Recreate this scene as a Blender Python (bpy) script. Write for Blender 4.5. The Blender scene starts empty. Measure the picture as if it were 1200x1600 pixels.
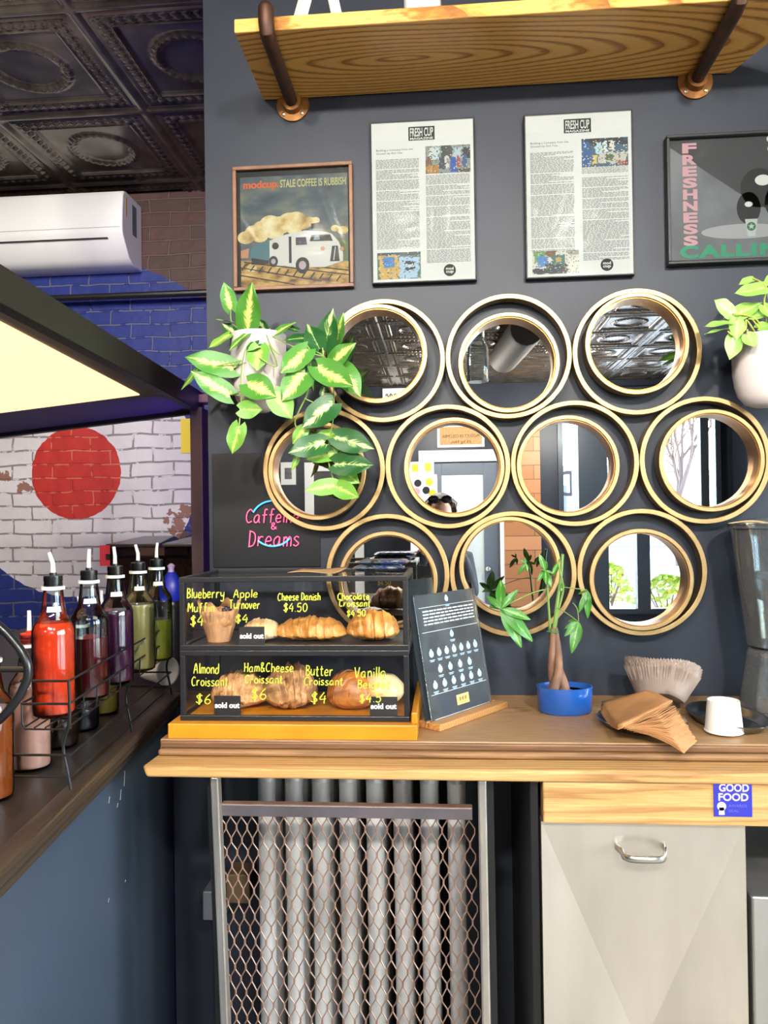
import bpy, math, random
from mathutils import Vector, Matrix, noise
rnd = random.Random(7)
SC = bpy.context.scene
COL = SC.collection
PI = math.pi

# ------------------------------------------------------------------ camera, light, exposure
CAM = Vector((0.0, -1.9, 1.42))
RMAT = (Matrix.Rotation(math.radians(4.53), 3, 'Z') @ Matrix.Rotation(math.radians(90.51), 3, 'X')
        @ Matrix.Rotation(math.radians(-0.81), 3, 'Z'))
FPX = 1200.0
cam_data = bpy.data.cameras.new('camera')
cam_data.sensor_fit = 'VERTICAL'
cam_data.sensor_height = 36.0
cam_data.lens = 36.0 * FPX / 1600.0
cam_data.clip_start = 0.02
cam = bpy.data.objects.new('camera', cam_data)
COL.objects.link(cam)
cam.matrix_world = Matrix.Translation(CAM) @ RMAT.to_4x4()
SC.camera = cam

SC.view_settings.view_transform = 'Standard'
SC.view_settings.look = 'None'
SC.view_settings.gamma = 1.0
SC.view_settings.use_curve_mapping = False
SC.view_settings.exposure = 1.3
SC.cycles.max_bounces = 10
SC.cycles.transparent_max_bounces = 24
SC.cycles.diffuse_bounces = 5
SC.cycles.glossy_bounces = 6
SC.cycles.caustics_reflective = False
SC.cycles.caustics_refractive = False
SC.cycles.sample_clamp_indirect = 6.0

world = bpy.data.worlds.new('sky')
SC.world = world
world.use_nodes = True
wn = world.node_tree.nodes
sky = wn.new('ShaderNodeTexSky')
sky.sky_type = 'NISHITA'
sky.sun_disc = False
sky.sun_elevation = math.radians(42)
sky.sun_rotation = math.radians(120)
sky.altitude = 0
sky.ozone_density = 2.0
wn['Background'].inputs['Strength'].default_value = 1.6
world.node_tree.links.new(sky.outputs[0], wn['Background'].inputs[0])

def light(name, kind, loc, energy, color=(1, 1, 1), aim=None, size=None, size_y=None, **kw):
    d = bpy.data.lights.new(name, kind)
    d.energy = energy
    d.color = color
    if size is not None:
        if kind == 'AREA':
            d.size = size
            if size_y is not None:
                d.shape = 'RECTANGLE'
                d.size_y = size_y
        elif kind == 'SUN':
            d.angle = size
        else:
            d.shadow_soft_size = size
    for k, v in kw.items():
        setattr(d, k, v)
    o = bpy.data.objects.new(name, d)
    COL.objects.link(o)
    o.location = loc
    if aim is not None:
        o.rotation_euler = (Vector(aim) - Vector(loc)).to_track_quat('-Z', 'Y').to_euler()
    return o

light('sun', 'SUN', (9, -6, 9), 11.0, (1.0, 0.93, 0.80), aim=(9 - 1.0, -6 + 0.25, 9 - 0.92), size=math.radians(0.6))

# ------------------------------------------------------------------ helpers
def ray(u, v):
    return RMAT @ Vector(((u - 600) / FPX, -(v - 800) / FPX, -1.0))
def P(u, v, y=0.0):
    d = ray(u, v)
    return CAM + d * ((y - CAM.y) / d.y)
def PZ(u, v, z):
    d = ray(u, v)
    return CAM + d * ((z - CAM.z) / d.z)
def VR(u, v, t):
    """what the wall mirrors show at this place: a point t metres in front of the mirror wall"""
    d = ray(u, v)
    q = CAM + d * ((t - CAM.y) / d.y)
    return Vector((q.x, -t, q.z))
def bx(u0, v0, u1, v1, y):
    a, b = P(u0, v0, y), P(u1, v1, y)
    c, d = P(u0, v1, y), P(u1, v0, y)
    return ((a.x + c.x) / 2, (b.x + d.x) / 2, (b.z + c.z) / 2, (a.z + d.z) / 2)   # x0,x1,z0,z1

def lin(c):
    if isinstance(c, str):
        c = c.lstrip('#')
        c = [int(c[i:i + 2], 16) / 255 for i in (0, 2, 4)]
    return tuple((x / 12.92 if x <= 0.04045 else ((x + 0.055) / 1.055) ** 2.4) for x in c[:3]) + (1.0,)

MATS = {}
class NT:
    def __init__(s, name):
        s.m = bpy.data.materials.new(name)
        s.m.use_nodes = True
        s.t = s.m.node_tree
        s.b = s.t.nodes['Principled BSDF']
        s.out = s.t.nodes['Material Output']
        MATS[name] = s.m
    def n(s, typ, **kw):
        nd = s.t.nodes.new('ShaderNode' + typ)
        for k, v in kw.items():
            if k.startswith('i_'):
                key = k[2:]
                key = int(key) if key.isdigit() else key.replace('_', ' ')
                nd.inputs[key].default_value = v
            else:
                setattr(nd, k, v)
        return nd
    def l(s, a, b):
        s.t.links.new(a, b)
    def coord(s, which='Object', scale=(1, 1, 1), loc=(0, 0, 0), rot=(0, 0, 0)):
        tc = s.n('TexCoord')
        mp = s.n('Mapping')
        mp.inputs['Scale'].default_value = scale
        mp.inputs['Location'].default_value = loc
        mp.inputs['Rotation'].default_value = rot
        s.l(tc.outputs[which], mp.inputs[0])
        return mp.outputs[0]
    def ramp(s, fac, stops, interp='LINEAR'):
        r = s.n('ValToRGB')
        r.color_ramp.interpolation = interp
        e = r.color_ramp.elements
        while len(e) < len(stops):
            e.new(0.5)
        for k, (p, c) in enumerate(stops):
            e[k].position = p
            e[k].color = lin(c) if isinstance(c, (str, tuple)) and (isinstance(c, str) or len(c) == 3) else c
        s.l(fac, r.inputs[0])
        return r.outputs[0]
    def bump(s, h, strength=0.3, dist=0.002):
        b = s.n('Bump')
        b.inputs['Strength'].default_value = strength
        b.inputs['Distance'].default_value = dist
        s.l(h, b.inputs['Height'])
        s.l(b.outputs[0], s.b.inputs['Normal'])
    def math(s, op, a, b=None, c=None):
        m = s.n('Math', operation=op)
        for k, v in enumerate((a, b, c)):
            if v is None: continue
            if isinstance(v, (int, float)): m.inputs[k].default_value = v
            else: s.l(v, m.inputs[k])
        return m.outputs[0]
    def mix(s, fac, a, b, blend='MIX'):
        m = s.n('MixRGB', blend_type=blend)
        for k, v in zip((0, 1, 2), (fac, a, b)):
            if isinstance(v, (int, float)): m.inputs[k].default_value = v
            elif isinstance(v, (str, tuple)): m.inputs[k].default_value = lin(v)
            else: s.l(v, m.inputs[k])
        return m.outputs[0]

def mat(name, col, rough=0.5, metal=0.0, col2=None, scale=8.0, stretch=(1, 1, 1), bump=0.0, bscale=60.0, coat=0.0,
        emit=0.0, spec=0.5, sub=0.0, stops=(0.35, 0.65), detail=4.0):
    if name in MATS: return MATS[name]
    t = NT(name)
    t.b.inputs['Base Color'].default_value = lin(col)
    t.b.inputs['Roughness'].default_value = rough
    t.b.inputs['Metallic'].default_value = metal
    t.b.inputs['Specular IOR Level'].default_value = spec
    t.b.inputs['Coat Weight'].default_value = coat
    t.b.inputs['Coat Roughness'].default_value = 0.08
    if sub:
        t.b.inputs['Subsurface Weight'].default_value = sub
        t.b.inputs['Subsurface Radius'].default_value = (0.01, 0.006, 0.004)
        t.b.inputs['Subsurface Scale'].default_value = 0.3
    if col2:
        nz = t.n('TexNoise', i_Scale=scale, i_Detail=detail)
        t.l(t.coord('Object', stretch), nz.inputs['Vector'])
        t.l(t.ramp(nz.outputs['Fac'], [(stops[0], col), (stops[1], col2)]), t.b.inputs['Base Color'])
    if bump:
        nb = t.n('TexNoise', i_Scale=bscale, i_Detail=4.0)
        t.l(t.coord('Object', stretch), nb.inputs['Vector'])
        t.bump(nb.outputs['Fac'], bump)
    if emit:
        t.b.inputs['Emission Color'].default_value = lin(col)
        t.b.inputs['Emission Strength'].default_value = emit
    return t.m

def clear(name, tint='#ffffff', rough=0.03, gloss=1.0, ior=1.45, haze=0.0, hazecol='#ffffff'):
    """thin clear sheet: see-through, with a Fresnel reflection"""
    if name in MATS: return MATS[name]
    t = NT(name)
    t.t.nodes.remove(t.b)
    tr = t.n('BsdfTransparent'); tr.inputs[0].default_value = lin(tint)
    gl = t.n('BsdfGlossy'); gl.inputs['Roughness'].default_value = rough
    fr = t.n('Fresnel'); fr.inputs['IOR'].default_value = ior
    f = t.math('MULTIPLY', fr.outputs[0], gloss)
    f = t.math('MINIMUM', f, 1.0)
    base = tr.outputs[0]
    if haze:
        df = t.n('BsdfDiffuse'); df.inputs[0].default_value = lin(hazecol)
        mh = t.n('MixShader')
        lw = t.n('LayerWeight'); lw.inputs['Blend'].default_value = 0.5
        t.l(t.math('MULTIPLY', t.math('ADD', t.math('MULTIPLY', t.math('POWER', lw.outputs['Facing'], 2.0), 1.6), 0.4), haze), mh.inputs[0])  # diffuse haze, whiter at grazing angles, imitates bright edge reflections
        t.l(tr.outputs[0], mh.inputs[1]); t.l(df.outputs[0], mh.inputs[2])
        base = mh.outputs[0]
    mx = t.n('MixShader')
    t.l(f, mx.inputs[0]); t.l(base, mx.inputs[1]); t.l(gl.outputs[0], mx.inputs[2])
    t.l(mx.outputs[0], t.out.inputs[0])
    return t.m

def wood(name, cols, scale=1.0, rings=(0.35, 6.0, 6.0), wscale=9.0, dist=3.0, rough=0.5, center=(0, 0, 0), line=0.55, coat=0.0, fine=1.0, rot=(0, 0, 0)):
    """grain: stretched ring bands plus fine pores along the board"""
    t = NT(name)
    v = t.coord('Object', tuple(k * scale for k in rings), center, rot)
    w = t.n('TexWave', wave_type='RINGS', rings_direction='SPHERICAL', wave_profile='SAW', i_Scale=wscale, i_Distortion=dist, i_Detail=3.0, i_Detail_Scale=1.6)
    t.l(v, w.inputs['Vector'])
    nf = t.n('TexNoise', i_Scale=14.0, i_Detail=6.0)
    t.l(t.coord('Object', (1.2, 22, 22), (0, 0, 0), rot), nf.inputs['Vector'])
    nb = t.n('TexNoise', i_Scale=2.2, i_Detail=2.0)
    t.l(t.coord('Object', (1.0, 3, 3), (0, 0, 0), rot), nb.inputs['Vector'])
    a = t.ramp(w.outputs['Fac'], [(0.0, cols[1]), (line, cols[0]), (0.92, cols[2]), (1.0, cols[1])])
    a = t.mix(t.math('MULTIPLY', t.ramp(nf.outputs['Fac'], [(0.42, '#000000'), (0.7, '#ffffff')]), 0.55 * fine), a, cols[2])
    a = t.mix(t.math('MULTIPLY', t.ramp(nb.outputs['Fac'], [(0.35, '#000000'), (0.7, '#ffffff')]), 0.4), a, cols[1])
    t.l(a, t.b.inputs['Base Color'])
    t.b.inputs['Roughness'].default_value = rough
    t.b.inputs['Coat Weight'].default_value = coat
    t.bump(nf.outputs['Fac'], 0.12, 0.002)
    return t.m

# ---- mesh builder (world coordinates; build() makes them local to the thing)
class MB:
    def __init__(s):
        s.v, s.f, s.mi, s.uv, s.cur = [], [], [], {}, 0
    def mat(s, k):
        s.cur = k
        return s
    def add(s, verts, faces, uvs=None):
        o = len(s.v)
        s.v += [Vector(q) for q in verts]
        for k, f in enumerate(faces):
            if uvs: s.uv[len(s.f)] = [uvs[i] for i in f]
            s.f.append([i + o for i in f])
            s.mi.append(s.cur)
        return s
    def box(s, x0, x1, y0, y1, z0, z1, xf=None):
        vs = [Vector((x, y, z)) for z in (z0, z1) for y in (y0, y1) for x in (x0, x1)]
        if xf: vs = [xf @ q for q in vs]
        return s.add(vs, [(0, 2, 3, 1), (4, 5, 7, 6), (0, 1, 5, 4), (2, 6, 7, 3), (0, 4, 6, 2), (1, 3, 7, 5)])
    def bar(s, a, b, w, h, up=(0, 0, 1)):
        a, b = Vector(a), Vector(b)
        d = (b - a).normalized()
        r = d.cross(Vector(up)).normalized() * (w / 2)
        u = r.normalized().cross(d) * (h / 2)
        vs = [p + i * r + j * u for p in (a, b) for j in (-1, 1) for i in (-1, 1)]
        return s.add(vs, [(0, 2, 3, 1), (4, 5, 7, 6), (0, 1, 5, 4), (2, 6, 7, 3), (0, 4, 6, 2), (1, 3, 7, 5)])
    def hexa(s, vs):
        return s.add(vs, [(0, 2, 3, 1), (4, 5, 7, 6), (0, 1, 5, 4), (2, 6, 7, 3), (0, 4, 6, 2), (1, 3, 7, 5)])
    def tube(s, pts, r, n=8, closed=False, cap=True, squash=None):
        pts = [Vector(p) for p in pts]
        m = len(pts)
        rr = r if isinstance(r, (list, tuple)) else [r] * m
        up = None
        vs = []
        for i, p in enumerate(pts):
            if closed: d = pts[(i + 1) % m] - pts[i - 1]
            else: d = pts[min(i + 1, m - 1)] - pts[max(i - 1, 0)]
            if d.length < 1e-9: d = Vector((0, 0, 1))
            d.normalize()
            if up is None:
                up = Vector((0, 0, 1)) if abs(d.z) < 0.9 else Vector((1, 0, 0))
            up = (up - d * up.dot(d))
            if up.length < 1e-6: up = d.orthogonal()
            up.normalize()
            sd = d.cross(up)
            for k in range(n):
                a = 2 * PI * k / n
                q = up * math.cos(a) * rr[i] + sd * math.sin(a) * rr[i]
                if squash is not None: q = Vector((q.x * squash[0], q.y * squash[1], q.z * squash[2]))
                vs.append(p + q)
        fs = []
        for i in range(m if closed else m - 1):
            j = (i + 1) % m
            for k in range(n):
                l = (k + 1) % n
                fs.append((i * n + k, j * n + k, j * n + l, i * n + l))
        if cap and not closed:
            fs.append(tuple(range(n)))
            fs.append(tuple((m - 1) * n + k for k in reversed(range(n))))
        return s.add(vs, fs)
    def lathe(s, prof, c, n=32, mod=None, xf=None, closed=False):
        c = Vector(c)
        vs = []
        for i, (r, z) in enumerate(prof):
            for k in range(n):
                a = 2 * PI * k / n
                q = mod(r, z, a, i) if mod else Vector((r * math.cos(a), r * math.sin(a), z))
                vs.append(c + (xf @ q if xf else q))
        fs = []
        m = len(prof)
        for i in range(m if closed else m - 1):
            j = (i + 1) % m
            for k in range(n):
                l = (k + 1) % n
                fs.append((i * n + k, i * n + l, j * n + l, j * n + k))
        if not closed:
            if prof[0][0] > 1e-5: fs.append(tuple(reversed(range(n))))
            if prof[-1][0] > 1e-5: fs.append(tuple((m - 1) * n + k for k in range(n)))
        return s.add(vs, fs)
    def disc(s, c, r, nrm=(0, -1, 0), n=24, sx=1.0, sz=1.0):
        c = Vector(c); nv = Vector(nrm).normalized()
        u = Vector((1, 0, 0)) if abs(nv.x) < 0.9 else Vector((0, 1, 0))
        u = (u - nv * u.dot(nv)).normalized()
        w = nv.cross(u)
        vs = [c + u * (r * sx * math.cos(2 * PI * k / n)) + w * (r * sz * math.sin(2 * PI * k / n)) for k in range(n)]
        return s.add(vs, [tuple(range(n))])
    def ring(s, cx, cz, ro, ri, y0, y1, n=64):
        """square-section ring facing -y"""
        vs = []
        for (r, y) in ((ro, y0), (ro, y1), (ri, y1), (ri, y0)):
            for k in range(n):
                a = 2 * PI * k / n
                vs.append((cx + r * math.cos(a), y, cz + r * math.sin(a)))
        fs = []
        for i in range(4):
            j = (i + 1) % 4
            for k in range(n):
                l = (k + 1) % n
                fs.append((i * n + k, i * n + l, j * n + l, j * n + k))
        return s.add(vs, fs)
    def poly(s, pts):
        return s.add(pts, [tuple(range(len(pts)))])
    def flat(s, pts, y):
        """flat polygon facing -y from (x, z) pairs"""
        return s.add([(p[0], y, p[1]) for p in pts], [tuple(range(len(pts)))])
    def prism(s, pts, y0, y1):
        n = len(pts)
        vs = [(p[0], y0, p[1]) for p in pts] + [(p[0], y1, p[1]) for p in pts]
        fs = [tuple(range(n)), tuple(reversed(range(n, 2 * n)))] + [(i, (i + 1) % n, n + (i + 1) % n, n + i)[::-1] for i in range(n)]
        return s.add(vs, fs)
    def ball(s, c, r, n=16, m=10, sc=(1, 1, 1), fn=None):
        c = Vector(c)
        vs, fs = [], []
        for i in range(m + 1):
            th = PI * i / m
            for k in range(n):
                ph = 2 * PI * k / n
                q = Vector((math.sin(th) * math.cos(ph), math.sin(th) * math.sin(ph), math.cos(th)))
                if fn: q = fn(q)
                vs.append(c + Vector((q.x * sc[0], q.y * sc[1], q.z * sc[2])) * r)
        for i in range(m):
            for k in range(n):
                l = (k + 1) % n
                fs.append((i * n + k, (i + 1) * n + k, (i + 1) * n + l, i * n + l))
        return s.add(vs, fs)
    def grid(s, fn, nu, nv, uv=True):
        vs = [fn(i / nu, j / nv) for j in range(nv + 1) for i in range(nu + 1)]
        us = [(i / nu, j / nv) for j in range(nv + 1) for i in range(nu + 1)]
        fs = [(j * (nu + 1) + i, j * (nu + 1) + i + 1, (j + 1) * (nu + 1) + i + 1, (j + 1) * (nu + 1) + i) for j in range(nv) for i in range(nu)]
        return s.add(vs, fs, us if uv else None)
    def xform(s, M_, start=0):
        for i in range(start, len(s.v)): s.v[i] = M_ @ s.v[i]
        return s
    def build(s, name, m, parent=None, smooth=False, angle=35, bevel=0.0, seg=2, solid=0.0, solid_off=0.0):
        root = parent
        base = Vector((0, 0, 0))
        while root is not None:
            base += Vector(root.location)
            root = root.parent
        me = bpy.data.meshes.new(name)
        me.from_pydata([q - base for q in s.v], [], s.f)
        ms = m if isinstance(m, (list, tuple)) else [m]
        for x in ms: me.materials.append(x)
        if len(ms) > 1:
            for p, k in zip(me.polygons, s.mi): p.material_index = min(k, len(ms) - 1)
        if s.uv:
            lay = me.uv_layers.new(name='UVMap')
            for p in me.polygons:
                u = s.uv.get(p.index)
                if u:
                    for li, c in zip(p.loop_indices, u): lay.data[li].uv = c
        me.update()
        if smooth:
            for p in me.polygons: p.use_smooth = True
            me.set_sharp_from_angle(angle=math.radians(angle))
        o = bpy.data.objects.new(name, me)
        COL.objects.link(o)
        if parent: o.parent = parent
        if solid:
            d = o.modifiers.new('thickness', 'SOLIDIFY'); d.thickness = solid; d.offset = solid_off
        if bevel:
            d = o.modifiers.new('bevel', 'BEVEL'); d.width = bevel; d.segments = seg; d.limit_method = 'ANGLE'; d.angle_limit = math.radians(40)
        return o

def tag(o, label, cat, group=None, kind=None):
    if label: o['label'] = label
    if cat: o['category'] = cat
    if group: o['group'] = group
    if kind: o['kind'] = kind
    return o
def thing(name, label, cat, loc=(0, 0, 0), group=None):
    o = bpy.data.objects.new(name, None)
    o.empty_display_size = 0.05
    COL.objects.link(o)
    o.location = loc
    return tag(o, label, cat, group)
def struct(o):
    o['kind'] = 'structure'
    return o
def lab(o, s):
    o['label'] = s
    return o

def frame_to(o0, X, Z):
    """matrix that lays a text's x along X and its up along Z at o0"""
    X = Vector(X).normalized(); Z = Vector(Z); Z = (Z - X * Z.dot(X)).normalized()
    N = X.cross(Z)
    return Matrix((X, Z, N)).transposed().to_4x4(), Vector(o0)

def typed(mb, s, box, org, X, Z, bold=0.0, thick=0.0, shear=0.0, align='CENTER', spacing=1.0):
    """typed lettering fitted in box = (u0, u1, w0, w1) along X and Z from org"""
    cu = bpy.data.curves.new('lettering', 'FONT')
    cu.body = s; cu.size = 1.0; cu.offset = bold; cu.extrude = 0.0; cu.shear = shear; cu.align_x = align; cu.space_character = spacing
    cu.resolution_u = 4
    ob = bpy.data.objects.new('lettering', cu)
    COL.objects.link(ob)
    dg = bpy.context.evaluated_depsgraph_get()
    me = bpy.data.meshes.new_from_object(ob.evaluated_get(dg))
    bpy.data.objects.remove(ob); bpy.data.curves.remove(cu)
    if not me.vertices: return
    xs = [v.co.x for v in me.vertices]; ys = [v.co.y for v in me.vertices]
    x0, x1, y0, y1 = min(xs), max(xs), min(ys), max(ys)
    X = Vector(X).normalized(); Z = Vector(Z).normalized(); org = Vector(org)
    u0, u1, w0, w1 = box
    vs = [org + X * (u0 + (v.co.x - x0) / (x1 - x0) * (u1 - u0)) + Z * (w0 + (v.co.y - y0) / max(y1 - y0, 1e-6) * (w1 - w0)) for v in me.vertices]
    mb.add(vs, [tuple(p.vertices) for p in me.polygons])
    bpy.data.meshes.remove(me)

G = {
 'a': [[(.48,.5),(.3,.6),(.08,.42),(.06,.15),(.2,.02),(.4,.15),(.48,.5)],[(.48,.55),(.48,.12),(.58,.02)]],
 'b': [[(.08,1),(.08,.04)],[(.08,.4),(.28,.56),(.47,.4),(.45,.12),(.25,0),(.08,.1)]],
 'c': [[(.48,.5),(.3,.6),(.1,.45),(.06,.2),(.2,.02),(.48,.1)]],
 'd': [[(.48,1),(.48,.03)],[(.48,.45),(.28,.58),(.08,.38),(.09,.1),(.28,0),(.48,.18)]],
 'e': [[(.08,.3),(.45,.34),(.4,.54),(.24,.6),(.08,.42),(.06,.18),(.22,.01),(.48,.1)]],
 'f': [[(.45,.93),(.32,1),(.22,.85),(.2,-.02)],[(.04,.55),(.42,.58)]],
 'g': [[(.48,.5),(.3,.6),(.08,.42),(.08,.15),(.24,.04),(.46,.2)],[(.48,.58),(.48,-.2),(.3,-.36),(.08,-.25)]],
 'h': [[(.08,1),(.08,0)],[(.08,.38),(.28,.6),(.44,.45),(.46,0)]],
 'i': [[(.12,.58),(.12,0)],[(.12,.8),(.13,.86)]],
 'l': [[(.12,1),(.12,0)]],
 'm': [[(.06,.6),(.06,0)],[(.06,.38),(.2,.6),(.33,.42),(.33,0)],[(.33,.38),(.48,.6),(.62,.42),(.62,0)]],
 'n': [[(.08,.6),(.08,0)],[(.08,.36),(.28,.6),(.44,.45),(.46,0)]],
 'o': [[(.28,.6),(.08,.42),(.08,.15),(.28,0),(.48,.15),(.48,.42),(.28,.6)]],
 'p': [[(.08,.6),(.08,-.36)],[(.08,.42),(.28,.6),(.47,.42),(.45,.12),(.25,0),(.08,.12)]],
 'r': [[(.08,.6),(.08,0)],[(.08,.32),(.25,.57),(.44,.55)]],
 's': [[(.42,.52),(.25,.6),(.08,.47),(.25,.31),(.43,.16),(.25,0),(.04,.08)]],
 't': [[(.22,.92),(.2,.12),(.3,.0),(.42,.06)],[(.02,.6),(.42,.63)]],
 'u': [[(.06,.6),(.06,.18),(.2,0),(.4,.12),(.46,.6)],[(.46,.6),(.47,0)]],
 'v': [[(.04,.6),(.24,0),(.46,.6)]],
 'y': [[(.06,.6),(.08,.3),(.24,.16),(.44,.3),(.48,.6)],[(.48,.6),(.46,-.15),(.28,-.36),(.06,-.25)]],
 'A': [[(.02,0),(.3,1),(.56,0)],[(.12,.36),(.48,.4)]],
 'B': [[(.08,1),(.08,0)],[(.05,1),(.4,.92),(.42,.65),(.1,.54),(.46,.42),(.48,.12),(.05,0)]],
 'C': [[(.55,.85),(.35,1),(.1,.75),(.06,.3),(.25,.02),(.55,.12)]],
 'D': [[(.08,1),(.08,0)],[(.04,1),(.42,.85),(.52,.45),(.38,.1),(.04,0)]],
 'H': [[(.06,1),(.06,0)],[(.5,1),(.5,0)],[(.06,.5),(.5,.53)]],
 'M': [[(.04,0),(.1,1),(.34,.35),(.58,1),(.64,0)]],
 'T': [[(0,.98),(.56,1)],[(.28,1),(.28,0)]],
 'V': [[(.02,1),(.26,0),(.54,1)]],
 '&': [[(.6,0),(.15,.7),(.25,1),(.42,.85),(.1,.35),(.15,.05),(.35,0),(.58,.4)]],
 '$': [[(.48,.8),(.28,.9),(.08,.72),(.28,.5),(.48,.3),(.26,.1),(.04,.2)],[(.25,1.05),(.25,-.08)],[(.33,1.05),(.33,-.08)]],
 '0': [[(.28,1),(.08,.75),(.08,.25),(.28,0),(.48,.25),(.48,.75),(.28,1)]],
 '4': [[(.36,1),(.04,.4),(.52,.42)],[(.42,.7),(.38,0)]],
 '5': [[(.46,1),(.12,.98),(.08,.58),(.34,.6),(.48,.3),(.3,0),(.04,.1)]],
 '6': [[(.42,1),(.14,.6),(.06,.22),(.25,0),(.46,.18),(.4,.42),(.2,.45),(.07,.28)]],
 '.': [[(.08,.02),(.1,.06)]],
}
def smooth_line(pts, sub=4):
    if len(pts) < 3: return pts
    out = []
    n = len(pts)
    for i in range(n - 1):
        p0, p1, p2, p3 = pts[max(i - 1, 0)], pts[i], pts[i + 1], pts[min(i + 2, n - 1)]
        for k in range(sub):
            t = k / sub
            out.append(tuple(0.5 * (2 * b + (c - a) * t + (2 * a - 5 * b + 4 * c - d) * t * t + (3 * b - a - 3 * c + d) * t ** 3)
                             for a, b, c, d in zip(p0, p1, p2, p3)))
    out.append(pts[-1])
    return out
def hand(mb, s, box, y, r, slant=0.12, flat=1.0):
    """handwriting: stroke letters fitted in box (x0, x1, z0, z1) on the plane y"""
    strokes = []
    x = 0.0
    for ch in s:
        if ch == ' ':
            x += 0.35
            continue
        gl = G[ch]
        w = max(p[0] for st in gl for p in st)
        j = rnd.uniform(-0.04, 0.04)
        for st in gl:
            strokes.append([(x + px + slant * pz, pz + j) for px, pz in smooth_line(st)])
        x += w + 0.16
    xs = [p[0] for st in strokes for p in st]; zs = [p[1] for st in strokes for p in st]
    x0, x1, z0, z1 = min(xs), max(xs), min(zs), max(zs)
    for st in strokes:
        pts = [(box[0] + (p[0] - x0) / (x1 - x0) * (box[1] - box[0]), y, box[2] + (p[1] - z0) / max(z1 - z0, .01) * (box[3] - box[2])) for p in st]
        mb.tube(pts, r, 6, squash=(1, flat, 1))

# ------------------------------------------------------------------ materials of the room
ROOF = 3.05
BRICK_Y = 1.78
m_navy = mat('navy_wall_paint', '#222733', 0.46, col2='#272d38', scale=5, bump=0.10, bscale=90, spec=0.4)
m_navy_dull = mat('navy_panel_paint', '#373f4c', 0.32, col2='#404957', scale=3, bump=0.12, bscale=140, spec=0.6)
m_black = mat('black_metal', '#131313', 0.42, spec=0.5, bump=0.05, bscale=120)
m_blackpl = mat('black_plastic', '#17171a', 0.28, spec=0.5)
m_white = mat('white_paint', '#e9e9e6', 0.45)
m_floor = mat('grey_concrete', '#a0978a', 0.45, col2='#b0a698', scale=3, bump=0.1)
m_mirror = NT('mirror_silver').m
_b = MATS['mirror_silver'].node_tree.nodes['Principled BSDF']
_b.inputs['Base Color'].default_value = (0.93, 0.94, 0.94, 1); _b.inputs['Metallic'].default_value = 1; _b.inputs['Roughness'].default_value = 0.004
m_gold = mat('brushed_gold', '#bd9f70', 0.42, metal=1.0, col2='#b09264', scale=30, bump=0.05, bscale=200)
m_goldin = mat('antique_gold', '#a8793c', 0.30, metal=1.0, col2='#8f6230', scale=12)
m_glass = clear('window_glass', '#f4f8f8', 0.0)
m_acryl = clear('clear_acrylic', '#f2f4f4', 0.03)
m_steel = mat('brushed_steel', '#b9b6ae', 0.36, metal=0.85, col2='#a9a69f', scale=3, stretch=(3, 3, 1), bump=0.04, bscale=160)

def tin():
    t = NT('black_tin')
    nz = t.n('TexNoise', i_Scale=9.0, i_Detail=5.0)
    t.l(t.coord('Object'), nz.inputs['Vector'])
    t.l(t.ramp(nz.outputs['Fac'], [(0.35, '#4a443c'), (0.7, '#6e655a')]), t.b.inputs['Base Color'])
    t.b.inputs['Metallic'].default_value = 0.7
    t.b.inputs['Roughness'].default_value = 0.22
    t.bump(nz.outputs['Fac'], 0.15, 0.003)
    return t.m
m_tin = tin()

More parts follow.
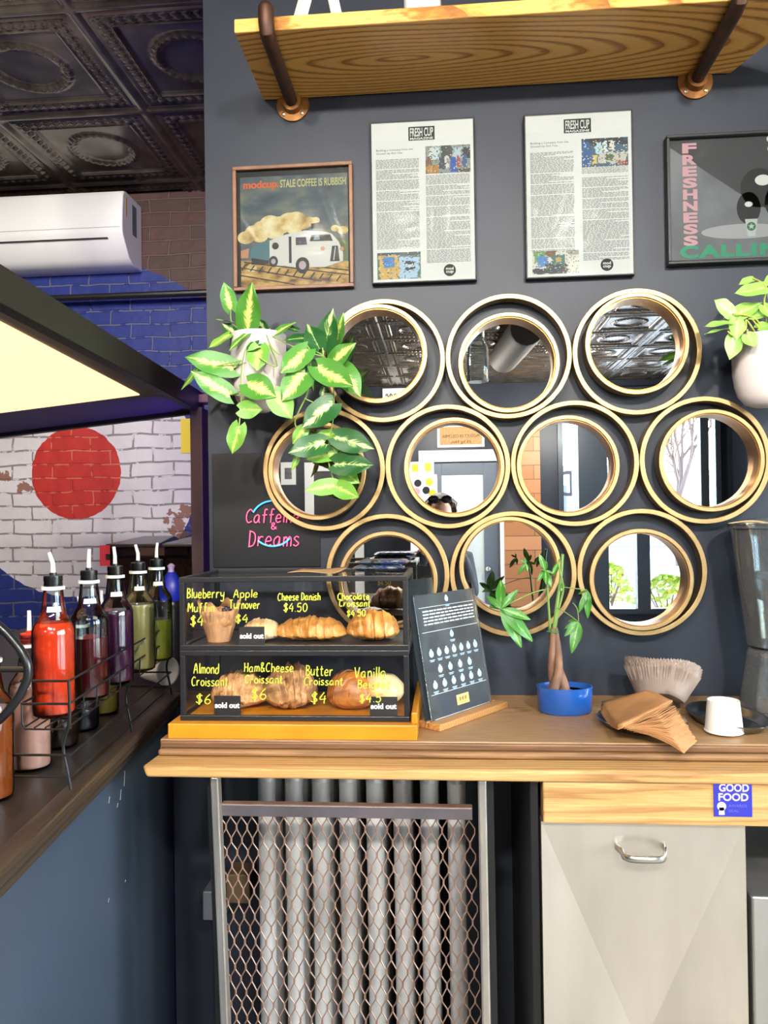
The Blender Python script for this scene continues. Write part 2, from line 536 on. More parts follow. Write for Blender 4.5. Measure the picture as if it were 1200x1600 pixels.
def mural():
    """bare brick with a painted roundel: red spot, white ring, blue ring"""
    t = NT('painted_brick')
    c = P(119, 739, BRICK_Y)
    tc = t.n('TexCoord'); sx = t.n('SeparateXYZ'); t.l(tc.outputs['Object'], sx.inputs[0])
    dn = t.n('TexNoise', i_Scale=5.0, i_Detail=3.0); t.l(tc.outputs['Object'], dn.inputs['Vector'])
    wob = t.math('MULTIPLY', t.math('SUBTRACT', dn.outputs['Fac'], 0.5), 0.05)
    cb = t.n('CombineXYZ'); t.l(t.math('ADD', sx.outputs[0], wob), cb.inputs[0]); t.l(t.math('ADD', sx.outputs[2], t.math('MULTIPLY', wob, 0.6)), cb.inputs[1])
    br = t.n('TexBrick', offset=0.5)
    for k, v in (('Scale', 1.0), ('Mortar Size', 0.0055), ('Mortar Smooth', 0.35), ('Brick Width', 0.205), ('Row Height', 0.0685), ('Bias', 0.0)):
        br.inputs[k].default_value = v
    br.inputs['Color1'].default_value = lin('#55322a'); br.inputs['Color2'].default_value = lin('#402822'); br.inputs['Mortar'].default_value = lin('#5f4c43')
    t.l(cb.outputs[0], br.inputs['Vector'])
    n1 = t.n('TexNoise', i_Scale=22.0, i_Detail=8.0); t.l(tc.outputs['Object'], n1.inputs['Vector'])
    n2 = t.n('TexNoise', i_Scale=3.2, i_Detail=6.0); t.l(tc.outputs['Object'], n2.inputs['Vector'])
    bare = t.mix(t.math('MULTIPLY', n1.outputs['Fac'], 0.7), br.outputs['Color'], '#3c2a24')
    dx = t.math('SUBTRACT', sx.outputs[0], c.x); dz = t.math('SUBTRACT', sx.outputs[2], c.z)
    d = t.math('SQRT', t.math('ADD', t.math('MULTIPLY', dx, dx), t.math('MULTIPLY', dz, dz)))
    d = t.math('ADD', d, t.math('MULTIPLY', t.math('SUBTRACT', n1.outputs['Fac'], 0.5), 0.02))
    white = t.mix(n2.outputs['Fac'], '#b4adad', '#ddd7d8')
    crack = t.math('GREATER_THAN', t.math('ADD', t.math('MULTIPLY', br.outputs['Fac'], 0.62), t.math('MULTIPLY', n1.outputs['Fac'], 0.95)), 1.03)
    white = t.mix(crack, white, '#857c7c')
    chip = t.math('GREATER_THAN', n2.outputs['Fac'], 0.645)
    chip = t.math('MULTIPLY', chip, t.math('GREATER_THAN', n1.outputs['Fac'], 0.47))
    white = t.mix(chip, white, '#8a6154')
    red = t.mix(n1.outputs['Fac'], '#9c1d18', '#c22c22')
    redline = t.math('GREATER_THAN', t.math('ADD', t.math('MULTIPLY', br.outputs['Fac'], 0.5), t.math('MULTIPLY', n1.outputs['Fac'], 0.9)), 0.93)
    red = t.mix(t.math('MULTIPLY', redline, 0.8), red, '#c96a55')
    blue = t.mix(n1.outputs['Fac'], '#0e1c5c', '#182f80')
    bl = t.math('GREATER_THAN', t.math('ADD', t.math('MULTIPLY', br.outputs['Fac'], 0.6), t.math('MULTIPLY', n1.outputs['Fac'], 0.9)), 1.0)
    blue = t.mix(bl, blue, '#55576f')
    k = 3.68 / 1200
    col = t.mix(t.math('LESS_THAN', d, 347 * k), bare, t.mix(chip, blue, '#5e4038'))
    col = t.mix(t.math('LESS_THAN', d, 201 * k), col, white)
    col = t.mix(t.math('LESS_THAN', d, 75 * k), col, red)
    t.l(col, t.b.inputs['Base Color'])
    t.b.inputs['Roughness'].default_value = 0.6
    h = t.math('SUBTRACT', t.math('MULTIPLY', n1.outputs['Fac'], 0.5), br.outputs['Fac'])
    t.bump(h, 0.7, 0.01)
    return t.m
m_mural = mural()

def planks(name, a, b, seam):
    t = NT(name)
    br = t.n('TexBrick', offset=0.37)
    for k, v in (('Scale', 1.0), ('Mortar Size', 0.004), ('Brick Width', 1.7), ('Row Height', 0.17), ('Bias', 0.0)): br.inputs[k].default_value = v
    br.inputs['Color1'].default_value = lin(a); br.inputs['Color2'].default_value = lin(b); br.inputs['Mortar'].default_value = lin(seam)
    t.l(t.coord('Object', (1, 1, 1), (0, 0, 0), (PI / 2, 0, 0)), br.inputs['Vector'])
    t.l(br.outputs['Color'], t.b.inputs['Base Color'])
    return t.m

# ------------------------------------------------------------------ room shell
XR, YF = 3.4, -7.5           # right wall, wall opposite the mirrors
XL = -3.6
def wall(name, m, axis, at, th, a0, a1, holes=(), z1=ROOF):
    """wall along x (axis 'x', standing at y=at) or along y; holes = (a0, a1, z0, z1)"""
    mb = MB()
    def seg(p, q, zz0, zz1):
        if q - p < 1e-4 or zz1 - zz0 < 1e-4: return
        if axis == 'x': mb.box(p, q, min(at, at + th), max(at, at + th), zz0, zz1)
        else: mb.box(min(at, at + th), max(at, at + th), p, q, zz0, zz1)
    cur = a0
    for h in sorted(holes):
        seg(cur, h[0], 0, z1)
        seg(h[0], h[1], 0, h[2]); seg(h[0], h[1], h[3], z1)
        cur = h[1]
    seg(cur, a1, 0, z1)
    return struct(mb.build(name, m))
wall('wall_back', m_navy, 'x', 0.0, 0.12, -0.594, XR)
wall('wall_rear', m_mural, 'x', BRICK_Y, 0.2, XL - 0.2, XR)
wall('wall_left', m_navy, 'y', XL, -0.15, YF, BRICK_Y)
struct(MB().box(-.705, -.594, .03, .11, 0, .944).build('light_gap_filler', m_navy))  # filler added to stop violet light showing in the gap beside the bar
R_HOLES = [(-6.9, -5.2, 0.35, 2.8), (-4.9, -3.0, 0.35, 2.8), (-2.7, -0.7, 0.35, 2.8)]
wall('wall_right', m_navy, 'y', XR, 0.15, YF, BRICK_Y, R_HOLES)
D0, D1 = VR(672, 715, 7.5).x, VR(779, 715, 7.5).x
DTOP = VR(700, 722, 7.5).z
W0, W1 = 1.36, 3.25
wall('wall_front', m_navy, 'x', YF, -0.15, XL, XR, [(D0, D1, 0.0, DTOP), (W0, W1, 0.25, 2.95)])
struct(MB().box(XL - 0.15, XR + 0.15, YF - 0.15, BRICK_Y + 0.2, -0.12, 0.0).build('floor', m_floor))

# stamped tin ceiling: one relief, repeated
def tin_h(u, v):
    e = min(u, 1 - u, v, 1 - v)
    h = 0.0
    if e < 0.022: h -= 0.010
    elif e < 0.045: h -= 0.003
    elif 0.055 < e < 0.075: h -= 0.006
    if 0.085 < e < 0.135:
        w = (u if min(v, 1 - v) < min(u, 1 - u) else v)
        h -= 0.012 * abs(math.sin(w * PI * 16)) * math.sin((e - 0.085) / 0.05 * PI)
    if 0.15 < e < 0.168: h -= 0.007
    if e >= 0.168: h += 0.004
    du, dv = u - 0.5, v - 0.5
    r = math.hypot(du, dv)
    if 0.19 < r < 0.245:
        a = math.atan2(dv, du)
        h -= 0.014 * math.sin((r - 0.19) / 0.055 * PI) * (0.35 + 0.65 * abs(math.sin(a * 14)))
    elif r <= 0.19: h += 0.003
    return h
TS = 0.61
mb = MB()
mb.grid(lambda u, v: Vector((u * TS, v * TS, tin_h(u, v))), 64, 64, uv=False)
ceil = mb.build('ceiling', m_tin, smooth=True, angle=80)
NX, NY = 12, 16
ceil.location = (-1.16 - TS * 4, 1.04 + TS * 2 - TS * NY, ROOF)
for ax, cnt in ((0, NX), (1, NY)):
    a = ceil.modifiers.new('tiles', 'ARRAY'); a.count = cnt; a.use_relative_offset = False; a.use_constant_offset = True
    a.constant_offset_displace = (TS, 0, 0) if ax == 0 else (0, TS, 0)
struct(ceil)
struct(MB().box(XL - 0.15, XR + 0.15, YF - 0.15, BRICK_Y + 0.2, ROOF + 0.02, ROOF + 0.2).build('trim_1', m_black))
struct(MB().box(-0.3, 1.15, YF, YF + 0.03, 2.62, 2.72).build('trim_2', mat('dark_cornice', '#1c1a18', 0.5)))

# windows and door
m_wframe = mat('dark_window_frame', '#3a4149', 0.4, metal=0.3)
def window(n, axis, at, a0, a1, z0, z1, mull=()):
    w = bpy.data.objects.new('window_%d' % n, None); COL.objects.link(w); struct(w)
    mb = MB()
    def b(p, q, zz0, zz1, t0=-0.05, t1=0.07):
        if axis == 'x': mb.box(p, q, at - t1, at - t0, zz0, zz1)
        else: mb.box(at + t0, at + t1, p, q, zz0, zz1)
    f = 0.06
    b(a0, a1, z0, z0 + f); b(a0, a1, z1 - f, z1); b(a0, a0 + f, z0 + f, z1 - f); b(a1 - f, a1, z0 + f, z1 - f)
    for m0, m1 in mull: b(m0, m1, z0 + f, z1 - f)
    mb.build('frame', m_wframe, w)
    mb = MB()
    if axis == 'x': mb.box(a0 + f, a1 - f, at - 0.02, at - 0.014, z0 + f, z1 - f)
    else: mb.box(at + 0.014, at + 0.02, a0 + f, a1 - f, z0 + f, z1 - f)
    mb.build('pane', m_glass, w)
    c = ((a0 + a1) / 2, at - 0.16, (z0 + z1) / 2) if axis == 'x' else (at + 0.16, (a0 + a1) / 2, (z0 + z1) / 2)
    aim = (c[0], c[1] + 1, c[2]) if axis == 'x' else (c[0] - 1, c[1], c[2])
    p = light('daylight_portal', 'AREA', c, 1.0, aim=aim, size=a1 - a0, size_y=z1 - z0)
    p.data.cycles.is_portal = True
    return w
xw = lambda u: VR(u, 800, 7.5).x
wf = window(1, 'x', YF, W0, W1, 0.25, 2.95, [(xw(903), xw(948)), (xw(992), xw(1012)), (xw(1093), xw(1106))])
for k, h in enumerate(R_HOLES):
    window(k + 2, 'y', XR, *h, mull=[((h[0] + h[1]) / 2 - 0.03, (h[0] + h[1]) / 2 + 0.03)])
mb = MB()
a, b = VR(871, 736, 7.45), VR(894, 775, 7.45)
typed(mb, 'D', (0, a.x - b.x if a.x > b.x else b.x - a.x, 0, a.z - b.z), (max(a.x, b.x), YF + 0.02, b.z), (-1, 0, 0), (0, 0, 1))
mb.build('lettering', mat('window_lettering', '#4a5563', 0.5), wf)

d = bpy.data.objects.new('door_1', None); COL.objects.link(d); d.location = (D0, YF, 0); struct(d)
fr = 0.14
mb = MB(); mb.box(D0 - fr, D0, YF - 0.02, YF + 0.03, 0, DTOP + fr); mb.box(D1, D1 + fr, YF - 0.02, YF + 0.03, 0, DTOP + fr); mb.box(D0, D1, YF - 0.02, YF + 0.03, DTOP, DTOP + fr)
mb.build('door_frame', m_white, d, bevel=0.004)
g0, g1, gt = VR(690, 745, 7.5).x, VR(755, 745, 7.5).x, VR(700, 742, 7.5).z
mb = MB(); mb.box(D0, g0, YF - 0.06, YF - 0.02, 0, DTOP); mb.box(g1, D1, YF - 0.06, YF - 0.02, 0, DTOP); mb.box(g0, g1, YF - 0.06, YF - 0.02, gt, DTOP); mb.box(g0, g1, YF - 0.06, YF - 0.02, 0, 0.3)
mb.build('door_leaf', mat('slate_door', '#5b6470', 0.5), d, bevel=0.003)
MB().box(g0, g1, YF - 0.045, YF - 0.035, 0.3, gt).build('door_pane', mat('frosted_pane', '#c3cccd', 0.3), d)
q = VR(763, 889, 7.45)
MB().ball((q.x, YF + 0.02, q.z), 0.035).build('door_handle', mat('bright_knob', '#d8d8d4', 0.2, metal=1.0), d, smooth=True)
struct(MB().box(VR(787, 800, 7.5).x, VR(844, 800, 7.5).x, YF, YF + 0.04, 0, 2.5).build('trim_3', planks('orange_planks', '#b9825a', '#a06a44', '#5a3c2a')))

# ------------------------------------------------------------------ things seen only in the mirrors
c0, c1 = VR(683, 664, 7.45), VR(757, 698, 7.45)
t = thing('burlap_sign', 'framed burlap coffee sack above the white framed door', 'picture', (c0.x, YF, c1.z))
MB().box(c0.x, c1.x, YF, YF + 0.03, c1.z, c0.z).build('picture_frame', m_white, t)
MB().box(c0.x + .03, c1.x - .03, YF + 0.03, YF + 0.034, c1.z + .03, c0.z - .03).build('burlap', mat('burlap', '#b08d62', 0.9, col2='#96744d', scale=60), t)
mb = MB(); w = c1.x - c0.x; h = c0.z - c1.z
typed(mb, 'PRODUCT OF COLOMBIA', (0.06, w - 0.06, h * .42, h * .55), (c1.x, YF + .036, c1.z), (-1, 0, 0), (0, 0, 1))
typed(mb, '35 kg Net.', (w * .28, w * .72, h * .14, h * .30), (c1.x, YF + .036, c1.z), (-1, 0, 0), (0, 0, 1))
mb.build('lettering', mat('stencil_ink', '#3a2c1e', 0.9), t)
a, b = VR(640, 742, 7.0), VR(683, 778, 7.0)
t = thing('sticker_cabinet', 'white cabinet with round stickers left of the white framed door', 'cabinet', (a.x, -7.4, 0))
MB().box(a.x, b.x, YF + 0.001, -7.0, 0.0, a.z).build('cabinet_body', m_white, t, bevel=0.004)
mb = MB()
for k, (u, v) in enumerate(((653, 755), (671, 753), (651, 768), (666, 766), (676, 771))):
    q = VR(u, v, 6.99); mb.mat(k % 3).disc((q.x, -6.995, q.z), 0.042, (0, 1, 0))
mb.build('sticker', [mat('sticker_black', '#15151a', .5), mat('sticker_yellow', '#d8a51e', .5), mat('sticker_rose', '#b8889a', .5)], t)
for k, (u0, u1) in enumerate(((640, 658), (660, 678))):
    a2, b2 = VR(u0, 722 - 2 * k, 7.1), VR(u1, 742, 7.1)
    o = MB().box(a2.x, b2.x, -7.25, -7.08, a.z, a2.z)
    t2 = thing('coffee_bag', ('left' if k == 0 else 'right') + ' white coffee bag with a yellow label on the sticker cabinet', 'bag', (a2.x, -7.15, a.z), 'coffee bags on the sticker cabinet')
    o.build('bag', m_white, t2, bevel=0.02)
    MB().box(a2.x + .03, b2.x - .03, -7.08, -7.076, a.z + .04, a2.z - .03).build('bag_label', MATS['sticker_yellow'], t2)
q = VR(745, 562, 2.4)
t = thing('jar_pendant', 'clear glass jar lamp hanging on a cord from the tin ceiling', 'lamp', q)
rj = 0.062
MB().lathe([(0.01, -.13), (rj * .9, -.13), (rj, -.115), (rj, .06), (rj * .62, .10), (rj * .62, .125)], q, 24).build('lamp_shade', clear('jar_glass', '#e8f1f4', 0.02, haze=0.12), t, smooth=True)
MB().lathe([(rj * .66, .115), (rj * .66, .15), (.02, .165), (.02, .2)], q, 20).build('lid', m_black, t, smooth=True)
MB().tube([q + Vector((0, 0, .2)), Vector((q.x, q.y, ROOF))], .004, 6).build('cord', m_black, t)
t = thing('ceiling_duct', 'dark ribbed duct running under the tin ceiling', 'duct', VR(800, 545, 4.5))
pa, pb = VR(823, 515, 4.2), VR(786, 562, 5.6)
n_ = 40
tag(t, None, None); MB().tube([pa.lerp(pb, i / n_) for i in range(n_ + 1)], [0.13 + .008 * (i % 2) for i in range(n_ + 1)], 16).build('duct_tube', mat('duct_brown', '#2e2721', .7), t, smooth=True)
MB().tube([pa + (pa - pb).normalized() * -0.2 + Vector((0, 0, .12)), Vector((pa.x, pa.y, ROOF))], .006).build('hanger', m_black, t)

# white surround of a dark opening, a framed photo, a pale sign
a0, b0 = VR(476, 723, 7.45), VR(568, 803, 7.45)
zb0 = 1.0
mb = MB()
mb.box(a0.x, a0.x + .11, YF, YF + .05, 0, a0.z); mb.box(b0.x - .11, b0.x, YF, YF + .05, 0, a0.z); mb.box(a0.x + .11, b0.x - .11, YF, YF + .05, a0.z - .11, a0.z)
struct(mb.build('trim_4', m_white, bevel=.003))
struct(MB().box(a0.x + .11, b0.x - .11, YF, YF + .01, 0, a0.z - .11).build('dark_opening_sheet', m_black))  # black sheet in place of the opening's shaded inside
a1, b1 = VR(437, 722, 7.4), VR(461, 757, 7.4)
t = thing('framed_photo', 'white framed small grey photograph left of the white opening', 'picture', (a1.x, YF, b1.z))
MB().box(a1.x, b1.x, YF, YF + .02, b1.z, a1.z).build('frame', m_white, t, bevel=.002)
MB().box(a1.x + .05, b1.x - .05, YF + .02, YF + .022, b1.z + .07, a1.z - .07).build('print', mat('grey_photo', '#6b6b6b', .5, col2='#3a3a3a', scale=9), t)
a1, b1 = VR(597, 606, 7.4), VR(638, 629, 7.4)
t = thing('wall_sign', 'small white sign high on the far wall under the tin ceiling', 'sign', (a1.x, YF, b1.z))
MB().box(a1.x, b1.x, YF, YF + .02, b1.z, a1.z).build('panel', m_white, t, bevel=.002)
mb = MB(); zc_ = (a1.z + b1.z) / 2
mb.tube([(a1.x + .04 + .009 * k, YF + .022, zc_ + .03 * math.sin(k * 1.1)) for k in range(24)], .006, 5)
mb.build('scrawl', m_black, t)

# ------------------------------------------------------------------ street outside the windows
def cobble():
    t = NT('street_paving')
    br = t.n('TexBrick', offset=0.5)
    for k, v in (('Scale', 1.0), ('Mortar Size', 0.012), ('Brick Width', .4), ('Row Height', .2)): br.inputs[k].default_value = v
    br.inputs['Color1'].default_value = lin('#a9a49c'); br.inputs['Color2'].default_value = lin('#8f8a84'); br.inputs['Mortar'].default_value = lin('#5d5a56')
    t.l(t.coord('Object'), br.inputs['Vector']); t.l(br.outputs['Color'], t.b.inputs['Base Color'])
    t.b.inputs['Roughness'].default_value = .8
    return t.m
struct(MB().box(-40, 60, -70, 30, -0.3, -0.121).build('ground', cobble()))
m_bldg = planks('pink_facade', '#b58a80', '#a87b72', '#8a675f')
def house(x0, x1, y0, y1, h, label, m):
    t = thing('building', label, 'building', ((x0 + x1) / 2, (y0 + y1) / 2, -0.12), 'houses across the street')
    MB().box(x0, x1, y0, y1, -0.12, h).build('wall', m, t)
    MB().box(x0 - .2, x1 + .2, y0 - .2, y1 + .2, h, h + .4).build('cornice', mat('stone_trim', '#cfc7bb', .8), t)
    k = 0
    for zz in (1.2, 4.4):
        for xx in range(int(x0) + 1, int(x1) - 1, 3):
            if zz + 1.8 < h: MB().box(xx, xx + 1.2, y1, y1 + .05, zz, zz + 1.8).build('window', mat('house_window', '#4c5866', .15), t)
house(14.5, 26, -40, -34, 7, 'low pinkish building far behind the bare tree', m_bldg)
house(4.2, 12.5, -44, -38, 3.6, 'long pale rose building low across the street', mat('rose_stucco', '#c9a9a0', .8))
def tree(x, y, h, label):
    t = thing('tree', label, 'tree', (x, y, -.12), 'bare trees on the street')
    mb = MB()
    def grow(p, d, L, r, lev):
        q = p + d * L
        mb.tube([p, (p + q) / 2 + Vector((rnd.uniform(-1, 1), rnd.uniform(-1, 1), 0)) * L * .03, q], [r, r * .85, r * .66], 5, cap=False)
        if lev == 0: return
        for k in range(3 if lev > 1 else 4):
            nd = (d + Vector((rnd.uniform(-1, 1), rnd.uniform(-1, 1), rnd.uniform(-.15, .7))) * .62).normalized()
            grow(p + d * L * rnd.uniform(.55, 1), nd, L * rnd.uniform(.62, .8), r * .6, lev - 1)
    grow(Vector((x, y, -.12)), Vector((0, 0, 1)), h * .3, h * .018, 5)
    mb.build('branches', mat('bark', '#6b5348', .9), t)
q = VR(1060, 790, 22)
tree(q.x, q.y, 7.5, 'bare tree with fine branches in front of the low buildings')
q = VR(1160, 790, 26)
tree(q.x, q.y, 8, 'bare tree standing before the pinkish building')
m_leafout = mat('hedge_leaf', '#7f9a35', .6, col2='#b9b64a', scale=6)
def bush(x, y, r, h, label):
    t = thing('bush', label, 'bush', (x, y, -.12), 'bushes outside the storefront')
    mb = MB()
    for k in range(420):
        a, b = rnd.uniform(0, 2 * PI), rnd.random()
        rr = r * (.45 + .55 * rnd.random())
        c = Vector((x + rr * math.cos(a) * math.cos(b * 1.5), y + rr * math.sin(a) * math.cos(b * 1.5), -.05 + h * math.sin(b * 1.5)))
        u = Vector((rnd.uniform(-1, 1), rnd.uniform(-1, 1), rnd.uniform(-.3, 1))).normalized() * .07
        w = u.orthogonal().normalized() * .045
        mb.poly([c - w * .2, c + u * .5 + w, c + u, c + u * .5 - w])
    for k in range(7):
        a = k * .9
        mb.mat(1).tube([(x, y, -.121), (x + r * .5 * math.cos(a), y + r * .5 * math.sin(a), h * .7)], .012, 5)
    mb.mat(0)
    mb.build('foliage', [m_leafout, MATS['bark']], t)
for k, (u, t_) in enumerate(((1040, 8.8), (1085, 9.9), (955, 11.5))):
    q = VR(u, 900, t_)
    bush(q.x, q.y, .55 - .08 * k, .62, ['yellow green bush close outside the storefront pane', 'rounded bush beside the window post outside', 'smaller bush further along the pavement'][k])

# ------------------------------------------------------------------ the photographer, standing behind the camera
def skin_obj(name, pts, edges, m, parent, root=0, sub=2):
    base = Vector(parent.location)
    me = bpy.data.meshes.new(name)
    me.from_pydata([Vector(p[0]) - base for p in pts], edges, [])
    o = bpy.data.objects.new(name, me); COL.objects.link(o); o.parent = parent
    me.materials.append(m)
    o.modifiers.new('skin', 'SKIN')
    for k, sv in enumerate(me.skin_vertices[0].data):
        r = pts[k][1]
        sv.radius = r if isinstance(r, tuple) else (r, r)
        sv.use_root = (k == root)
    s = o.modifiers.new('sub', 'SUBSURF'); s.levels = sub; s.render_levels = sub
    for p in me.polygons: p.use_smooth = True
    o.modifiers['skin'].use_smooth_shade = True
    return o
PX_, PY_ = VR(688, 795, 2.2).x, -2.26
person = thing('person', 'person in a dark jacket holding up a phone, sunglasses pushed up on the head', 'person', (PX_, PY_, 0))
m_skin = mat('skin', '#d9a58c', .5, sub=.1)
m_jacket = mat('dark_jacket', '#23252c', .8, col2='#2c2f37', scale=20)
def pp(x, y, z): return (PX_ + x, PY_ + y, z)
pts, eds = [], []
def chain(prev, lst):
    for p, r in lst:
        pts.append((p, r)); i = len(pts) - 1
        if prev is not None: eds.append((prev, i))
        prev = i
    return prev
pel = chain(None, [(pp(0, 0, .80), .125)])
nk = chain(pel, [(pp(0, 0, .98), .105), (pp(0, .01, 1.14), .12), (pp(0, 0, 1.24), .11), (pp(0, .005, 1.30), .052), (pp(0, .03, 1.355), .06), (pp(0, .035, 1.42), (.072, .085)), (pp(0, .03, 1.48), (.07, .08)), (pp(0, .025, 1.515), (.045, .05))])
chain(6, [(pp(0, .115, 1.405), .013), (pp(0, .135, 1.395), .012)])
for s in (-1, 1):
    chain(pel, [(pp(s * .085, 0, .74), .085), (pp(s * .09, .015, .44), .055), (pp(s * .09, -.01, .09), .036), (pp(s * .095, .10, .04), .032)])
    w = chain(3, [(pp(s * .125, 0, 1.20), .048), (pp(s * .15, .0, 1.0), .040), (pp(s * .12, .20, 1.16), .033), (pp(s * .065, .29, 1.30), .022), (pp(s * .052, .30, 1.335), .026)])
    for k in range(4):
        f0 = pp(s * .048, .318 + .004 * k, 1.312 + .02 * k)
        chain(w, [(f0, .009), (pp(s * .043, .352, f0[2] + .012), .008), (pp(s * (.028), .362, f0[2] + .016), .007)])
    chain(w, [(pp(s * .05, .29, 1.36), .010), (pp(s * .03, .325, 1.375), .008)])
skin_obj('body', pts, eds, m_skin, person)
pts2 = [(pp(0, 0, .72), .15), (pp(0, 0, .98), .125), (pp(0, .01, 1.12), .125), (pp(0, 0, 1.20), .10), (pp(0, 0, 1.265), .066)]
e2 = [(0, 1), (1, 2), (2, 3), (3, 4)]
for s in (-1, 1):
    b = len(pts2)
    pts2 += [(pp(s * .13, 0, 1.195), .06), (pp(s * .155, 0, 1.0), .052), (pp(s * .125, .19, 1.15), .045), (pp(s * .08, .265, 1.265), .036)]
    e2 += [(3, b), (b, b + 1), (b + 1, b + 2), (b + 2, b + 3)]
skin_obj('jacket', pts2, e2, m_jacket, person)
pts3 = [(pp(0, 0, .78), .14)]; e3 = []
for s in (-1, 1):
    b = len(pts3)
    pts3 += [(pp(s * .085, 0, .72), .10), (pp(s * .09, .015, .44), .075), (pp(s * .09, -.01, .1), .06)]
    e3 += [(0, b), (b, b + 1), (b + 1, b + 2)]
skin_obj('trousers', pts3, e3, mat('denim', '#2b3447', .9), person)
for s in (-1, 1):
    MB().ball(pp(s * .095, .07, .045), .05, sc=(.9, 2.3, .9)).build('shoe', m_blackpl, person, smooth=True)
    MB().ball(pp(s * .03, .108, 1.437), .011).build('eye', m_white, person, smooth=True)
    MB().ball(pp(s * .076, .02, 1.43), .022, sc=(.4, .8, 1.4)).build('ear', m_skin, person, smooth=True)
MB().ball(pp(0, .115, 1.37), .02, sc=(1.2, .35, .4)).build('mouth', mat('lips', '#a85a54', .5), person, smooth=True)
m_hair = mat('brown_hair', '#4a3324', .6, col2='#2f2018', scale=50, stretch=(1, 1, .1))
MB().ball(pp(0, .005, 1.455), .105, 20, 14, sc=(.86, .95, .98), fn=lambda q: q if q.y < .55 or q.z > .55 else Vector((q.x * .8, .3, q.z * .8))).build('hair', m_hair, person, smooth=True)
MB().ball(pp(0, -.06, 1.34), .09, sc=(.95, .5, 1.3)).build('hair', m_hair, person, smooth=True)
t = thing('sunglasses', 'dark sunglasses pushed up on the photographer head', 'sunglasses', pp(0, .08, 1.51))
for s in (-1, 1):
    MB().ball(pp(s * .034, .098, 1.518), .03, sc=(1, .35, .72)).build('lens', mat('dark_lens', '#0d0d10', .08), t, smooth=True)
    MB().tube([pp(s * .062, .095, 1.522), pp(s * .088, .03, 1.50), pp(s * .085, -.04, 1.47)], .003, 6).build('temple', m_blackpl, t, smooth=True)
MB().tube([pp(-.01, .106, 1.522), pp(.01, .106, 1.522)], .004, 6).build('bridge', m_blackpl, t)
t = thing('phone', 'black phone held up in both hands by the photographer', 'phone', (0.0, -1.935, 1.34))
MB().box(-.037, .037, -1.944, -1.935, 1.285, 1.435).build('phone_body', m_blackpl, t, bevel=.003)
MB().box(-.034, .034, -1.9455, -1.944, 1.29, 1.43).build('screen', mat('phone_screen', '#20242c', .1), t)

# added, unseen fill spotlights: three behind the camera, one over the bar
def spot(x, y, label, aim, energy, r=.08):
    t = thing('fill_spotlight', label, 'lamp', (x, y, ROOF), 'added ceiling spotlights')
    p0 = Vector((x, y, ROOF - .16)); dd = (Vector(aim) - p0).normalized()
    MB().tube([Vector((x, y, ROOF)), p0], .008).build('stem', m_black, t)
    MB().tube([p0 - dd * .08, p0 - dd * .07, p0 + dd * .1], [.04, .075, .085], 24).build('lamp_shade', m_black, t, smooth=True, angle=50)
    MB().disc(p0 + dd * .1005, r, dd, 24).build('bulb', mat('fill_lamp_face', '#fff1dc', .5, emit=6), t)
    l = light('fill_spot_lamp', 'AREA', p0 + dd * .11, energy, (1, .95, .88), aim=aim, size=2 * r)
    l.data.shape = 'DISK'; l.data.spread = math.radians(150)
spot(-.83, -3.2, 'added black ceiling spotlight behind the photographer on the bar side', (-.5, 0, 1.5), 14)
spot(-.23, -3.25, 'added black ceiling spotlight straight behind the photographer', (.0, 0, 1.5), 14)
spot(.83, -3.2, 'added black ceiling spotlight behind the photographer on the window side', (.6, 0, 1.5), 22)
spot(-1.35, -.15, 'added black ceiling spotlight over the bar counter', (-1.9, 1.78, 1.9), 7)
def pendant(x, y, z, label, energy):  # added globes that brighten the far ceiling and wall
    t = thing('fill_globe_pendant', label, 'lamp', (x, y, z), 'added globe pendants by the far wall')
    MB().ball((x, y, z), .07, 24, 14).build('globe', mat('fill_globe_glow', '#fff0d8', .4, emit=5), t, smooth=True)
    MB().lathe([(.03, .06), (.03, .10), (.001, .105)], (x, y, z), 20).build('cap', m_black, t, smooth=True, angle=50)
    MB().tube([Vector((x, y, z + .10)), Vector((x, y, ROOF))], .004, 6).build('cord', m_black, t)
    light('fill_pendant_lamp', 'POINT', (x, y, z - .09), energy, (1, .94, .85), size=.08)
pendant(-.03, -6.4, 2.6, 'added round glowing pendant before the white framed door', 45)
pendant(1.38, -6.4, 2.6, 'added round glowing pendant before the far storefront', 60)
pendant(-2.1, -4.6, 2.6, 'added round glowing pendant far over the bar side', 70)

# ------------------------------------------------------------------ wooden ledge over the radiator
LZ = 0.986
m_oak = wood('oak_ledge', ('#b58d60', '#9f7a50', '#6d5033'), 1.0, (0.5, 6, 7), 7.0, 5.0, 0.46, (0.3, 0.9, 0.2), fine=1.25)
m_oak_edge = wood('oak_edge', ('#8a6440', '#775335', '#5d3f28'), 1.0, (0.4, 5, 9), 5.0, 4.0, 0.5, (0.1, .2, .4))
m_oak_lip = wood('oak_lip', ('#cfa66c', '#bf9259', '#94693b'), 1.0, (0.4, 6, 9), 4.0, 5.0, 0.42, (0.6, .3, .1))
ledge = thing('wooden_ledge', 'long oak ledge below the round mirrors holding the pastry case', 'counter', (0, 0, LZ))
MB().box(-0.575, 1.7, -0.40, -0.002, 0.957, LZ).build('top_board', m_oak, ledge, bevel=0.003)
mb = MB().hexa([(-0.575, -0.475, .934), (1.7, -0.475, .934), (-0.545, -0.002, .934), (1.7, -0.002, .934), (-0.583, -0.475, .956), (1.7, -0.475, .956), (-0.56, -0.002, .956), (1.7, -0.002, .956)])
mb.build('lower_board', m_oak_lip, ledge, bevel=0.006, seg=3)
